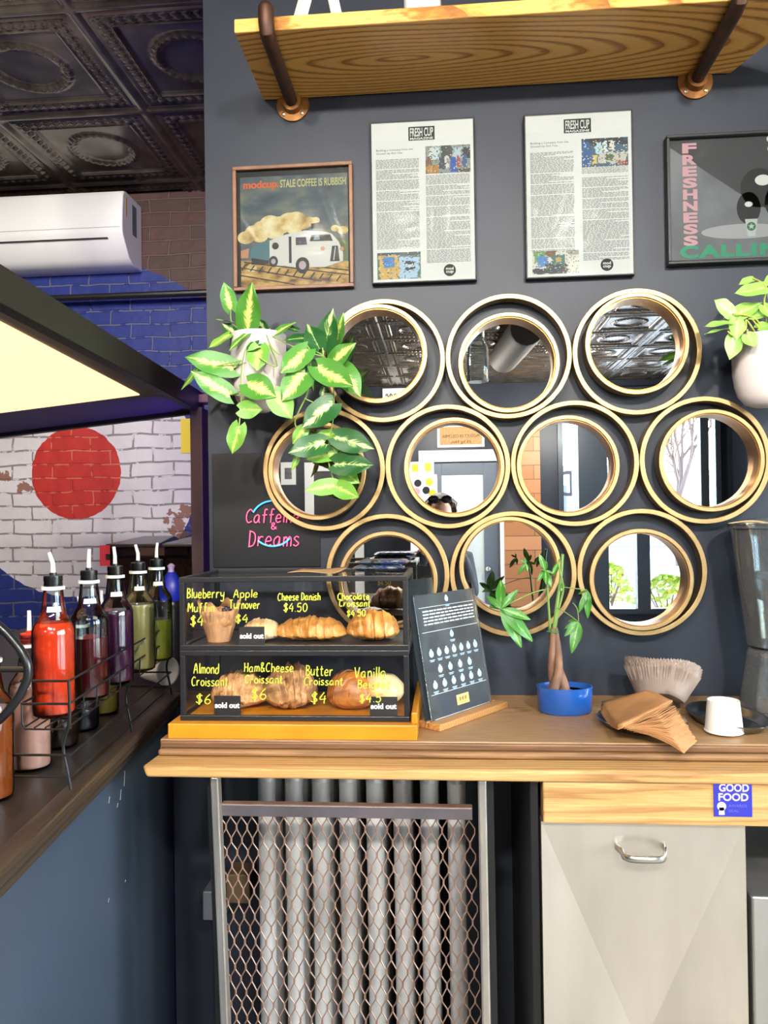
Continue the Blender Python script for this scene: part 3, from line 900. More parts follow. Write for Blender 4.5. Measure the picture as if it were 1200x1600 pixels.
MB().box(-0.574, 1.7, -0.418, -0.401, 0.957, .9705).build('moulding', wood('oak_moulding', ('#9a744c', '#866240', '#65472c'), 1.0, (0.4, 5, 9), 5.0, 4.0, 0.5, (0.7, .2, .4)), ledge, bevel=0.006, seg=3)
MB().box(-0.572, 1.7, -0.408, -0.4, 0.9708, LZ - .002).build('edge_strip', m_oak_edge, ledge, bevel=0.003)
a = P(845, 1217, -0.44); b = P(845, 1277, -0.44)
AP_X = a.x
MB().box(AP_X, 1.7, -0.468, -0.43, b.z, .934).build('apron', m_oak_lip, ledge, bevel=0.003)
o = thing('award_sticker', 'blue square GOOD FOOD sticker on the oak apron', 'sticker', P(1145, 1248, -.469))
x0, x1, z0, z1 = bx(1115, 1220, 1175, 1276, -.469)
MB().box(x0, x1, -.4695, -.4682, z0, z1).build('sticker', mat('sticker_blue', '#2a2f9e', .35), o)
mb = MB(); W = x1 - x0; H = z1 - z0
typed(mb, 'GOOD', (W * .14, W * .92, H * .70, H * .92), (x0, -.4702, z0), (1, 0, 0), (0, 0, 1), bold=.03)
typed(mb, 'FOOD', (W * .12, W * .90, H * .44, H * .66), (x0, -.4702, z0), (1, 0, 0), (0, 0, 1), bold=.03)
mb.disc((x0 + W * .2, -.4702, z0 + H * .29), W * .12)
mb.flat([(x0 + W * .12, z0 + H * .05), (x0 + W * .28, z0 + H * .05), (x0 + W * .26, z0 + H * .26), (x0 + W * .14, z0 + H * .26)], -.4702)
mb.build('lettering', mat('sticker_print', '#c6b6dc', .4), o)
mb = MB()
typed(mb, 'AWARDS', (W * .38, W * .86, H * .27, H * .35), (x0, -.4702, z0), (1, 0, 0), (0, 0, 1))
typed(mb, 'SEAL', (W * .38, W * .66, H * .13, H * .2), (x0, -.4702, z0), (1, 0, 0), (0, 0, 1))
mb.build('lettering', mat('sticker_small_print', '#6a67b8', .4), o)

# steel posts and expanded-metal screen in front of the radiator
m_post = mat('raw_steel', '#b8b0a6', .3, metal=.85, col2='#cfc7bb', scale=8, stretch=(6, 6, 1), bump=.1)
m_rust = mat('rusty_steel', '#8a6a5b', .5, metal=.55, col2='#9c7f6f', scale=25, bump=.2)
m_rail = mat('grey_flat_bar', '#6b6567', .4, metal=.7, col2='#7d7478', scale=10)
scr = thing('radiator_screen', 'rusty expanded metal screen between steel posts before the radiator', 'screen', (-.19, -.42, 0))
for (u0, v0, u1, v1) in ((337, 1212, 353, 1600), (753, 1216, 760, 1600)):
    a, b = P(u0, v0, -.44), P(u1, v1, -.44)
    k = (a.z - 0.0) / (a.z - b.z)
    e = a + (b - a) * k
    MB().bar((a.x, -.44, .928), (e.x, -.44, 0), .016, .022, up=(0, 1, 0)).build('post', m_post, scr, bevel=.003)
    MB().bar((a.x + .012 * (1 if u0 > 500 else 0) - (.012 if u0 < 500 else 0), -.425, .928), (e.x + (.012 if u0 > 500 else -.012), -.425, 0), .02, .006, up=(0, 1, 0)).build('post_flange', m_black, scr)
x0, x1, z0, z1 = bx(347, 1259, 738, 1277, -.432)
MB().box(x0, x1, -.436, -.426, z0, z1).build('top_rail', m_rail, scr, bevel=.001)
MB().box(x0, x1, -.436, -.42, z1, z1 + .002).build('rail_edge', m_rust, scr)
mb = MB()
s = 0.0105; hp = 0.0245
n = int((x1 - x0) / s)
rows = int((z0 - 0.06) / hp)
for i in range(n + 1):
    pts = []
    for j in range(rows + 1):
        z = z0 - j * hp
        sh = (s * .5 - .0007) * (1 if (i + j) % 2 else -1)
        pts.append(Vector((x0 + i * s + sh + (z0 - z) * .018, -.428 + .0012 * (1 if j % 2 else -1), z + hp * .2)))
        pts.append(Vector((x0 + i * s + sh + (z0 - z) * .018, -.428 + .0012 * (1 if j % 2 else -1), z - hp * .2)))
    mb.tube(pts, .00135, 5)
mb.build('expanded_mesh', m_rust, scr)

m_rad = mat('silver_radiator_paint', '#d6d6d3', .36, metal=.2, col2='#a5a3a0', scale=9, stretch=(1, 1, .35), bump=.25, bscale=45)
rad = thing('radiator', 'old silver cast iron column radiator behind the metal screen', 'radiator', (-.17, -.2, 0))
for k in range(8):
    x = P(420 + 42.2 * k, 1400, -.27).x
    mb = MB()
    for y, zt in ((-.275, .865), (-.21, .885), (-.145, .885), (-.08, .865)):
        pts = [(x, y, .1)] + [(x, y, z) for z in (.2, .5, .8, zt)]
        mb.tube(pts, [.019, .0195, .0185, .0195, .019], 12)
    top = [(x, -.275, .84), (x, -.272, .88), (x, -.255, .908), (x, -.22, .92), (x, -.135, .92), (x, -.1, .908), (x, -.083, .88), (x, -.08, .84)]
    mb.tube(top, [.019, .0205, .022, .022, .022, .022, .0205, .019], 12)
    mb.tube([(x, -.28, .13), (x, -.075, .13)], .024, 12)
    if k in (0, 7):
        for y in (-.27, -.085): mb.tube([(x, y, .13), (x, y, .0)], [.017, .024], 10)
    mb.build('section', m_rad, rad, smooth=True, angle=50)
MB().tube([(P(415, 1400, -.27).x - .02, -.178, .87), (P(720, 1400, -.27).x, -.178, .87)], .016).build('header', m_rad, rad, smooth=True)
q = P(335, 1395, -.06)
t = thing('junction_box', 'small grey metal electrical box low on the wall left of the radiator', 'electrical box', q)
MB().box(q.x - .025, q.x + .025, -.075, -.001, q.z - .06, q.z + .01).build('box_body', mat('galvanised', '#8b9096', .4, metal=.6), t, bevel=.003)
MB().tube([(q.x, -.035, q.z + .01), (q.x, -.035, .93)], .009).build('conduit', mat('dull_brass', '#6f6138', .5, metal=.6), t)
MB().box(q.x + .032, q.x + .09, -.07, -.001, q.z - .02, q.z + .05).build('valve_box', mat('brown_box', '#5d4a32', .6), t, bevel=.003)

# ------------------------------------------------------------------ stainless cabinets on the right
m_door = mat('stainless_sheet', '#cdc5b6', .3, metal=.75, col2='#beb6a7', scale=3, stretch=(3, 3, 1), bump=.03, bscale=160)
cab = thing('steel_cabinet', 'stainless steel cabinet with cross-broken door under the oak apron', 'cabinet', (.34, -.43, 0))
a, b = P(846, 1284, -.46), P(1166, 1292, -.46)
CX0, CX1, CT = a.x, b.x, (a.z + b.z) / 2
MB().box(CX0 + .004, CX1 - .004, -.425, -.02, .1, CT - .01).build('body', m_steel, cab, bevel=.002)
mb = MB()
cz0 = .12
cxm, czm = (CX0 + CX1) / 2 - .012, CT - .43
y_ = -.455
cor = [(CX0, y_, cz0), (CX1, y_, cz0), (CX1, y_, CT), (CX0, y_, CT)]
ctr = (cxm + .01, y_ + .027, czm)
vs = cor + [ctr] + [(c[0], -.427, c[2]) for c in cor]
mb.add(vs, [(0, 1, 4), (1, 2, 4), (2, 3, 4), (3, 0, 4), (0, 5, 6, 1), (1, 6, 7, 2), (2, 7, 8, 3), (3, 8, 5, 0), (5, 8, 7, 6)])
door = mb.build('door', m_door, cab)
mb = MB()
hq0, hq1 = P(966, 1322, -.47), P(1043, 1330, -.47)
zc = (hq0.z + hq1.z) / 2
mb = MB()
path = smooth_line([(hq0.x, -.450), (hq0.x + .003, -.468), (hq0.x + .012, -.486), (hq0.x + .026, -.492), (hq1.x - .026, -.492), (hq1.x - .012, -.486), (hq1.x - .003, -.468), (hq1.x, -.450)], 4)
np_ = len(path)
mb.add([(x, y, zc + dz - .010 * (1 if abs(k - np_ / 2) < np_ * .3 else .3)) for dz in (-.006, .006) for k, (x, y) in enumerate(path)], [(k, k + 1, np_ + k + 1, np_ + k) for k in range(np_ - 1)])
mb.build('handle', mat('handle_chrome', '#c9c6c0', .25, metal=1), door, smooth=True, angle=60, solid=.005)
MB().box(CX0 - .019, CX0 - .003, -.445, -.01, 0, .929).build('corner_angle', m_black, cab, bevel=.002)
MB().box(CX0 + .05, CX1 - .05, -.4, -.06, 0, .1).build('plinth', m_black, cab)
x0 = P(1168, 1420, -.44).x
c2 = thing('steel_cabinet', 'lower steel cabinet at the right edge under a dark recess', 'cabinet', (x0 + .3, -.4, 0))
zt = P(1185, 1405, -.46).z
MB().box(x0 + .004, 1.2, -.45, -.02, .05, zt).build('body', m_steel, c2, bevel=.004)
MB().box(x0 + .02, 1.18, -.4, -.05, 0, .05).build('plinth', m_black, c2)
MB().box(x0 + .004, 1.2, -.1, -.03, zt, b.z - .02).build('back_panel', m_black, c2)

# ------------------------------------------------------------------ ten round mirrors
D = 0.3018
mx0, mz0 = -0.1445, 1.805
mir = [(0, 0, -8, 10, 'leftmost round mirror of the top row, beside the trailing plant'),
       (1, 0, 0, -11, 'middle round mirror of the top row, its inner ring sitting low'),
       (2, 0, -1, 11, 'rightmost round mirror of the top row, below the freshness poster'),
       (-.5, -1, -10, -2, 'round mirror behind the trailing vine leaves, beside the neon sign'),
       (.5, -1, 10, -2, 'second round mirror of the middle row, above the pastry case right end'),
       (1.5, -1, -11, -4, 'third round mirror of the middle row, above the money tree'),
       (2.5, -1, 8, -1, 'round mirror at the right end of the middle row'),
       (0, -2, 1, -8, 'bottom round mirror partly hidden behind the pastry case'),
       (1, -2, -5, 11, 'bottom round mirror behind the money tree leaves'),
       (2, -2, -2, -11, 'bottom right round mirror above the coffee filters')]
for i, j, dx, dz, label in mir:
    rot = .0053
    aa, bb = i * D, j * D * math.sqrt(3) / 2
    cx, cz = mx0 + aa - bb * rot, mz0 + bb + aa * rot
    t = thing('round_mirror', label, 'mirror', (cx, 0, cz), 'round gold mirrors in a cluster on the navy wall')
    ix, iz = cx + dx * .00155, cz + dz * .00155
    MB().ring(cx, cz, .1505, .1385, -.042, -.007).build('outer_ring', m_gold, t, smooth=True, angle=40, bevel=.0012)
    MB().ring(ix, iz, .1205, .1105, -.050, -.009).build('inner_ring', m_gold, t, smooth=True, angle=40, bevel=.0012)
    MB().ring(ix, iz, .1104, .1085, -.046, -.012).build('inner_rim', m_goldin, t, smooth=True, angle=40)
    MB().disc((ix, -.014, iz), .1086, n=64).build('mirror_glass', m_mirror, t)
    MB().box(cx - .012, cx + .012, -.007, 0, cz + .1388, cz + .148).build('hanger', m_black, t)

# ------------------------------------------------------------------ shelf on pipe brackets
t = NT('shelf_oak')
v = t.coord('Object', (0.55, 3.4, 1.0), (.10, 0.50, 0))
nz = t.n('TexNoise', i_Scale=1.7, i_Detail=2.0); t.l(v, nz.inputs['Vector'])
sep = t.n('SeparateXYZ'); t.l(v, sep.inputs[0])
r2 = t.math('SQRT', t.math('ADD', t.math('POWER', t.math('MULTIPLY', sep.outputs[0], 1.05), 2.0), t.math('POWER', sep.outputs[1], 2.0)))
r2 = t.math('ADD', r2, t.math('MULTIPLY', nz.outputs['Fac'], .22))
sw = t.math('FRACT', t.math('MULTIPLY', r2, 21.0))
fine = t.n('TexNoise', i_Scale=16.0, i_Detail=6.0); t.l(t.coord('Object', (2.5, 34, 10)), fine.inputs['Vector'])
sw = t.math('ADD', sw, t.math('MULTIPLY', t.math('SUBTRACT', fine.outputs['Fac'], .5), .55))
c = t.ramp(sw, [(0.0, '#cf9440'), (.12, '#efb65c'), (.62, '#f0bc66'), (.82, '#bd7e30'), (1.0, '#9a6226')])  # wood tones lightened to stand in for light bounced onto the underside
c = t.mix(t.math('MULTIPLY', t.ramp(fine.outputs['Fac'], [(.5, '#000000'), (.75, '#ffffff')]), .35), c, '#8a5a22')
t.l(c, t.b.inputs['Base Color']); t.b.inputs['Roughness'].default_value = .4; t.bump(sw, .08, .002)
m_shelf = t.m
m_pipe = mat('dark_iron_pipe', '#3a2d26', .5, metal=.6, col2='#55382a', scale=18, bump=.2)
m_flange = mat('rusty_flange', '#9a6a38', .5, metal=.6, col2='#6e4420', scale=22, bump=.2)
SZ = 2.478
shelf = thing('wall_shelf', 'thick oak shelf high on two iron pipe brackets', 'shelf', (.1, 0, SZ))
MB().hexa([(-.44, -.275, SZ), (.80, -.275, SZ), (-.44, -.003, SZ), (.70, -.003, SZ), (-.44, -.275, SZ + .03), (.80, -.275, SZ + .03), (-.44, -.003, SZ + .03), (.70, -.003, SZ + .03)]).build('board', m_shelf, shelf, bevel=.003)
for (x, label) in ((-.365, None), (.616, None)):
    mb = MB()
    zp = SZ - .0165
    mb.tube([Vector(p) for p in [(x, -.012, zp), (x, -.20, zp), (x, -.262, zp), (x, -.285, zp + .006), (x, -.293, zp + .024), (x, -.293, zp + .05)]], [.0155, .0155, .0155, .0165, .017, .017], 14)
    mb.ball((x, -.293, zp + .05), .0168)
    br = mb.build('bracket_pipe', m_pipe, shelf, smooth=True)
    mb = MB()
    rx = Matrix.Rotation(PI / 2, 3, 'X')
    mb.lathe([(.041, 0), (.041, .007), (.026, .009), (.023, .026), (.018, .027)], (x, 0, zp), 28, xf=rx)
    f = mb.build('flange', m_flange, br, smooth=True)
    mb = MB()
    for k in range(4):
        a = PI / 4 + k * PI / 2
        mb.ball((x + .033 * math.cos(a), -.008, zp + .033 * math.sin(a)), .0055, 8, 6, sc=(1, .6, 1))
    mb.build('screw', mat('screw_steel', '#b5a58c', .35, metal=.9), br, smooth=True)
# on the shelf
q = PZ(450, 12, SZ + .03)
t = thing('folding_stand', 'white angled two legged stand on the left end of the shelf', 'stand', (q.x + .04, -.15, SZ + .03))
yb = -.2
MB().bar((q.x - .005, yb, SZ + .03), (q.x + .03, yb + .04, SZ + .2), .03, .02).build('leg', m_white, t, bevel=.003)
MB().bar((q.x + .10, yb, SZ + .03), (q.x + .065, yb + .04, SZ + .2), .022, .016).build('leg', m_white, t, bevel=.003)
MB().box(q.x + .02, q.x + .08, yb + .02, yb + .06, SZ + .19, SZ + .22).build('hinge', m_white, t, bevel=.003)
q = P(660, 4, -.2)
t = thing('round_bottle', 'dark bottle with a pale band standing on the middle of the shelf', 'bottle', (q.x, -.2, SZ + .03))
MB().lathe([(.036, .031), (.04, .04), (.04, .13), (.015, .17), (.015, .21)], (q.x, -.2, SZ), 24).build('bottle_body', m_blackpl, t, smooth=True)
MB().lathe([(.0405, .05), (.0412, .05), (.0412, .10), (.0405, .10)], (q.x, -.2, SZ), 24).build('bottle_label', m_white, t, smooth=True)

# ------------------------------------------------------------------ framed pictures
m_paper = mat('poster_paper', '#e6e5e1', .5)
m_ink = mat('grey_print', '#6c6c6c', .7)
m_inkd = mat('black_print', '#1d1c1c', .6)
def art_mats(*cols):
    return [mat('print_' + c.strip('#'), c, .5) for c in cols]
def picture(name, label, cat, x0, x1, z0, z1, m, fw, group=None, depth=.018):
    t = thing(name, label, cat, ((x0 + x1) / 2, 0, z0), group)
    mb = MB()
    mb.box(x0, x1, -depth, -.001, z1 - fw, z1); mb.box(x0, x1, -depth, -.001, z0, z0 + fw)
    mb.box(x0, x0 + fw, -depth, -.001, z0 + fw, z1 - fw); mb.box(x1 - fw, x1, -depth, -.001, z0 + fw, z1 - fw)
    mb.build('frame', m, t, bevel=.0015)
    return t
def glaze(t, x0, x1, z0, z1, y):
    MB().box(x0, x1, y, y + .001, z0, z1).build('pane', m_acryl, t)

# magazine pages
def page(x0, x1, z0, z1, label, second):
    t = picture('framed_article', label, 'picture', x0, x1, z0, z1, m_black, .004, 'framed magazine pages on the navy wall', .02)
    MB().box(x0 + .003, x1 - .003, -.0185, -.004, z0 + .003, z1 - .003).build('paper', m_paper, t)
    W, H = x1 - x0, z1 - z0
    Y = -.0188
    X = lambda u: x0 + W * u
    Z = lambda w: z1 - H * w
    mb = MB()
    mb.flat([(X(.37), Z(.125)), (X(.62), Z(.125)), (X(.62), Z(.04)), (X(.37), Z(.04))], Y)
    mb.mat(1)
    typed(mb, 'FRESH CUP', (W * .385, W * .605, H * (1 - .102), H * (1 - .048)), (x0, Y - .0003, z0), (1, 0, 0), (0, 0, 1), bold=.02)
    typed(mb, 'MAGAZINE', (W * .385, W * .605, H * (1 - .121), H * (1 - .107)), (x0, Y - .0003, z0), (1, 0, 0), (0, 0, 1), bold=.03)
    mb.build('masthead', [m_inkd, m_paper], t)
    mb = MB()
    typed(mb, 'Building a Company from the', (W * .06, W * .41, H * (1 - .186), H * (1 - .170)), (x0, Y, z0), (1, 0, 0), (0, 0, 1))
    typed(mb, 'Ground Up\u2013Part ' + ('Two' if second else 'One'), (W * .06, W * .31, H * (1 - .206), H * (1 - .190)), (x0, Y, z0), (1, 0, 0), (0, 0, 1))
    mb.build('headline', m_inkd, t)
    mb = MB()
    def lines(u0, u1, w0, w1):
        w = w0
        k = 0
        while w < w1:
            k += 1
            if k % 9 == 0 and rnd.random() < .8:
                w += .0062
                continue
            end = u1 if rnd.random() > .14 else u0 + (u1 - u0) * rnd.uniform(.3, .9)
            u = u0
            while u < end - .004:
                L = min(rnd.uniform(.012, .045), end - u)
                mb.flat([(X(u), Z(w + .0032)), (X(u + L), Z(w + .0032)), (X(u + L), Z(w)), (X(u), Z(w))], Y)
                u += L + .007
            w += .0074
    if second:
        lines(.055, .455, .235, .835); lines(.53, .95, .335, .375); lines(.53, .95, .40, .90)
    else:
        lines(.055, .465, .235, .79); lines(.53, .945, .345, .88)
    mb.build('body_text', m_ink, t)
    # photographs printed on the page
    def photo(u0, u1, w0, w1, bg, spots):
        mb = MB()
        cols = [bg] + [q[0] for q in spots]
        NU, NW = 40, 30
        for a in range(NU):
            for b in range(NW):
                uu, ww = (a + .5) / NU, (b + .5) / NW
                ju, jw = uu + .05 * noise.noise(Vector((uu * 9, ww * 9, u0))), ww + .06 * noise.noise(Vector((uu * 8, ww * 8, w0 + 4)))
                k = 0
                for n_, q in enumerate(spots):
                    if q[1] <= ju <= q[2] and q[3] <= jw <= q[4]: k = n_ + 1
                if rnd.random() < .13: k = rnd.randrange(len(cols))
                c0, c1 = X(u0 + (u1 - u0) * a / NU), X(u0 + (u1 - u0) * (a + 1) / NU)
                d0, d1 = Z(w0 + (w1 - w0) * b / NW), Z(w0 + (w1 - w0) * (b + 1) / NW)
                mb.mat(k).flat([(c0, d1), (c1, d1), (c1, d0), (c0, d0)], Y)
        mb.build('photo', art_mats(*cols), t)
    if not second:
        photo(.53, .955, .165, .335, '#8a938a', [('#c7d3d2', .1, .3, .05, .5), ('#3b4a44', .35, .6, 0, .45), ('#b4c6cf', .62, .8, .08, .5), ('#2b2f33', .84, 1, .1, .5),
              ('#6d5138', 0, .16, .35, 1), ('#b07a2c', .02, .3, .7, 1), ('#33405c', .3, .42, .4, .85), ('#d6d2c6', .42, .5, .35, .8), ('#1e4fae', .54, .68, .45, .95), ('#a8433a', .7, .78, .4, .8), ('#415a86', .82, .92, .35, .85), ('#5b4c3f', .68, 1, .86, 1)])
        photo(.055, .47, .81, .975, '#4c6f55', [('#2d3b3a', 0, 1, 0, .15), ('#d2a94b', .05, .48, .1, 1), ('#caa04a', .48, .52, .3, .9), ('#a9c8e6', .52, .96, .2, .97), ('#3d7fc1', .14, .4, .15, .55), ('#1c2126', .64, .86, .35, .68), ('#c9d9e8', .66, .84, .45, .55)])
    else:
        photo(.53, .955, .165, .335, '#47607a', [('#2b2d33', 0, 1, 0, .25), ('#b9d7e4', .3, .44, .15, .55), ('#dfe6e2', .47, .56, .12, .5), ('#e3e0d2', .6, .7, .12, .45), ('#27568f', 0, .2, .1, 1), ('#c8c3b4', .36, .98, .52, .9), ('#5b6b3c', .5, .68, .6, .8), ('#8e3f33', .78, 1, .82, 1), ('#d8bf63', .24, .34, .6, .9)])
        photo(.06, .49, .835, .975, '#d7d4c8', [('#6f9c56', .05, .3, 0, .5), ('#4f87c4', .12, .34, .2, .7), ('#7a4f2c', .3, .5, 0, .25), ('#2b2f36', .3, .75, .55, 1), ('#3f6f6c', .42, .7, .2, .6), ('#c9a24d', .5, .62, .3, .5), ('#e8e4d8', .78, 1, .35, .95), ('#a79f8c', .75, 1, 0, .2), ('#23262b', 0, .3, .75, 1)])
    mb = MB()
    cx, cz = X(.745), Z(.932)
    mb.disc((cx, Y - .0001, cz), W * .058, n=40)
    mb.mat(1)
    typed(mb, 'mod', (-W * .036, W * .036, W * .003, W * .03), (cx, Y - .0005, cz), (1, 0, 0), (0, 0, 1), bold=.03)
    typed(mb, 'cup', (-W * .036, W * .036, -W * .034, -W * .006), (cx, Y - .0005, cz), (1, 0, 0), (0, 0, 1), bold=.03)
    mb.build('logo', [m_inkd, m_paper], t)
    glaze(t, x0 + .004, x1 - .004, z0 + .004, z1 - .004, -.0205)
page(-.171, .0865, 1.999, 2.399, 'left framed magazine article, above the top middle mirrors', False)
page(.205, .464, 1.997, 2.397, 'right framed magazine article, beside the freshness poster', True)

# van poster
x0, x1, z0, z1 = -.519, -.2165, 1.996, 2.308
m_walnut = mat('walnut_frame', '#8a5f41', .45, col2='#6f4a31', scale=20, stretch=(1, 1, 1))
t = picture('framed_poster', 'square wooden framed poster of a white van on rails', 'picture', x0, x1, z0, z1, m_walnut, .009)
MB().box(x0 + .008, x1 - .008, -.006, -.002, z0 + .008, z1 - .008).build('mount', m_inkd, t)
ax0, ax1, az0, az1 = x0 + .017, x1 - .013, z0 + .012, z1 - .024
W, H = ax1 - ax0, az1 - az0
A = lambda u, w: (ax0 + W * u, az0 + H * w)
Y = -.0065
sk = NT('print_storm_sky')
nz = sk.n('TexNoise', i_Scale=9.0, i_Detail=5.0); sk.l(sk.coord('Object', (1, 1, 2)), nz.inputs['Vector'])
sk.l(sk.ramp(nz.outputs['Fac'], [(.3, '#2b333b'), (.48, '#4b5760'), (.6, '#6b6f66'), (.75, '#a8925a')]), sk.b.inputs['Base Color'])
gd = NT('print_track_ground')
nz = gd.n('TexNoise', i_Scale=30.0, i_Detail=5.0); gd.l(gd.coord('Object', (1, 1, 2)), nz.inputs['Vector'])
gd.l(gd.ramp(nz.outputs['Fac'], [(.35, '#5b4022'), (.5, '#b98c46'), (.7, '#e0bd74')]), gd.b.inputs['Base Color'])
sm = NT('print_smoke')
nz = sm.n('TexNoise', i_Scale=24.0, i_Detail=4.0); sm.l(sm.coord('Object'), nz.inputs['Vector'])
sm.l(sm.ramp(nz.outputs['Fac'], [(.35, '#a8803f'), (.5, '#dcc182'), (.65, '#f0e2b4')]), sm.b.inputs['Base Color'])
mb = MB()
mb.mat(0).flat([A(0, 0), A(1, 0), A(1, 1), A(0, 1)], Y)
mb.mat(1).flat([A(0, 0), A(1, 0), A(1, .2), A(0, .24)], Y - .0002)
mb.mat(2).flat([A(.8, .2), A(1, .22), A(1, .4), A(.88, .41), A(.8, .36)], Y - .0002)
mb.mat(3)
for k, (u, w, r) in enumerate([(.05, .45, .08), (.12, .5, .08), (.2, .53, .09), (.28, .57, .1), (.37, .55, .11), (.46, .58, .11), (.52, .6, .09), (.58, .56, .08), (.64, .57, .06), (.7, .58, .04), (.32, .49, .09), (.18, .46, .08), (.5, .52, .08), (.95, .48, .05), (.88, .5, .04), (.1, .17, .05), (.35, .2, .05), (.47, .19, .04)]):
    mb.disc((*[A(u, w)[0]], Y - .0004 - .00003 * k, A(u, w)[1]), r * W, n=18, sz=.75)
mb.mat(4)                                                            # rails
for (a, b) in (((0, .17), (.75, .02)), ((.03, .22), (1, .07)), ((.4, .2), (1, .11)), ((0, .1), (.5, 0))):
    p, q = A(*a), A(*b)
    mb.flat([p, q, (q[0], q[1] + .0025), (p[0], p[1] + .0025)], Y - .0014)
for k in range(12):
    p, q = A(.04 + .08 * k, .205 - .012 * k), A(.0 + .08 * k, .15 - .012 * k)
    if A(1, 0)[0] > p[0]: mb.flat([p, q, (q[0] + .004, q[1]), (p[0] + .004, p[1])], Y - .0013)
mb.mat(5).flat([A(.08, .26), A(.27, .22), A(.27, .41), A(.1, .36)], Y - .0014)         # wagon
mb.mat(4).flat([A(.1, .2), A(.26, .2), A(.26, .23), A(.1, .26)], Y - .0015)
mb.mat(6).flat([A(.0, .26), A(.07, .26), A(.08, .35), A(.0, .33)], Y - .0014)
mb.mat(7)                                                            # van
mb.flat([A(.27, .20), A(.5, .16), A(.78, .15), A(.95, .2), A(.95, .28), A(.91, .38), A(.85, .45), A(.80, .47), A(.6, .49), A(.42, .46), A(.27, .41)], Y - .0017)
mb.mat(4)
mb.flat([A(.45, .2), A(.475, .2), A(.475, .44), A(.45, .44)], Y - .0019)
mb.flat([A(.645, .39), A(.86, .385), A(.835, .445), A(.66, .45)], Y - .0019)
mb.flat([A(.83, .2), A(.92, .2), A(.905, .34), A(.85, .34)], Y - .0019)
mb.flat([A(.66, .5), A(.76, .5), A(.76, .56), A(.66, .55)], Y - .0019)
mb.mat(8).flat([A(.515, .36), A(.62, .36), A(.61, .43), A(.515, .43)], Y - .0019)
mb.mat(9).flat([A(.68, .4), A(.74, .4), A(.73, .44), A(.69, .44)], Y - .0021)
mb.mat(4)
for (u, w, r) in ((.305, .22, .05), (.575, .175, .075)): mb.disc((A(u, w)[0], Y - .002, A(u, w)[1]), r * W, n=24, sx=.85)
mb.mat(10)
for (u, w, r) in ((.305, .22, .025), (.575, .175, .04)): mb.disc((A(u, w)[0], Y - .0022, A(u, w)[1]), r * W, n=20, sx=.85)
mb.mat(6)
for (u, w) in ((.765, .32), (.94, .31)): mb.disc((A(u, w)[0], Y - .0022, A(u, w)[1]), .02 * W, n=14)
mb.mat(4).disc((A(.325, .36)[0], Y - .0022, A(.325, .36)[1]), .032 * W, n=20)
mb.mat(7).flat([A(.86, .21), A(.868, .21), A(.885, .33), A(.877, .33)], Y - .0022)
mb.build('print', [sk.m, gd.m, mat('print_5d6b3e', '#5d6b3e'), sm.m, mat('print_221d18', '#221d18'), mat('print_47727c', '#47727c'), mat('print_c98a6a', '#c98a6a'),
                   mat('print_d8d5cf', '#d8d5cf'), mat('print_4a3a4a', '#4a3a4a'), mat('print_93a0a4', '#93a0a4'), mat('print_b7a3ad', '#b7a3ad')], t)
mb = MB(); typed(mb, 'modcup.', (W * .03, W * .365, H * .872, H * .965), (ax0, Y - .001, az0), (1, 0, 0), (0, 0, 1), bold=.035)
lab(mb.build('lettering', mat('print_e0632a', '#e0632a'), t), 'orange lettering')
mb = MB(); typed(mb, 'STALE COFFEE IS RUBBISH', (W * .375, W * .985, H * .89, H * .962), (ax0, Y - .001, az0), (1, 0, 0), (0, 0, 1), bold=.02)
lab(mb.build('lettering', mat('print_bdb878', '#bdb878'), t), 'pale green lettering')
glaze(t, x0 + .008, x1 - .008, z0 + .008, z1 - .008, -.0125)

# freshness poster: plain generic picture with its lettering
x0, x1, z0, z1 = .541, .862, 2.017, 2.327
t = picture('framed_poster', 'black framed square FRESHNESS CALLING poster at the right edge', 'picture', x0, x1, z0, z1, m_black, .007, depth=.026)
MB().box(x0 + .006, x1 - .006, -.012, -.002, z0 + .006, z1 - .006).build('mount', mat('print_3a3a3c', '#3a3a3c'), t)
W, H = x1 - x0 - .014, z1 - z0 - .014
ax0, az0 = x0 + .007, z0 + .007
A = lambda u, w: (ax0 + W * u, az0 + H * w)
Y = -.0124
gp = NT('print_grey_beam')
nz = gp.n('TexNoise', i_Scale=6.0, i_Detail=4.0); gp.l(gp.coord('Object'), nz.inputs['Vector'])
gp.l(gp.ramp(nz.outputs['Fac'], [(.3, '#55565a'), (.7, '#8b8c90')]), gp.b.inputs['Base Color'])
mb = MB()
mb.mat(0).flat([A(0, .02), A(.9, .02), A(.9, .3), A(.52, .55), A(0, .95)], Y)
mb.mat(1).disc((A(.56, .235)[0], Y - .0003, A(.56, .235)[1]), W * .32, n=40, sz=.18)
mb.mat(2)
for (u, w, r, s) in ((.68, .58, .14, 1.1), (.6, .42, .09, 1.4), (.82, .46, .1, 1.3)): mb.disc((A(u, w)[0], Y - .0005, A(u, w)[1]), r * W, sz=s)
mb.mat(3)
for (u, w, r) in ((.71, .64, .06), (.6, .45, .03), (.85, .42, .05)): mb.disc((A(u, w)[0], Y - .0007, A(u, w)[1]), r * W, sz=.7)
mb.mat(3)
for (u, w) in ((.77, .98), (.91, .99), (.775, .9), (.91, .92)): mb.disc((A(u, w - .01)[0], Y - .0007, A(u, w - .01)[1]), .027 * W)
mb.mat(1).disc((A(.97, .77)[0], Y - .0008, A(.97, .77)[1]), .1 * W, sz=1.1)
mb.mat(4).flat([A(.59, .19), A(.645, .19), A(.665, .33), A(.57, .33)], Y - .001)
mb.mat(5).disc((A(.617, .27)[0], Y - .0012, A(.617, .27)[1]), .034 * W)
cx, cz = A(.617, .27)
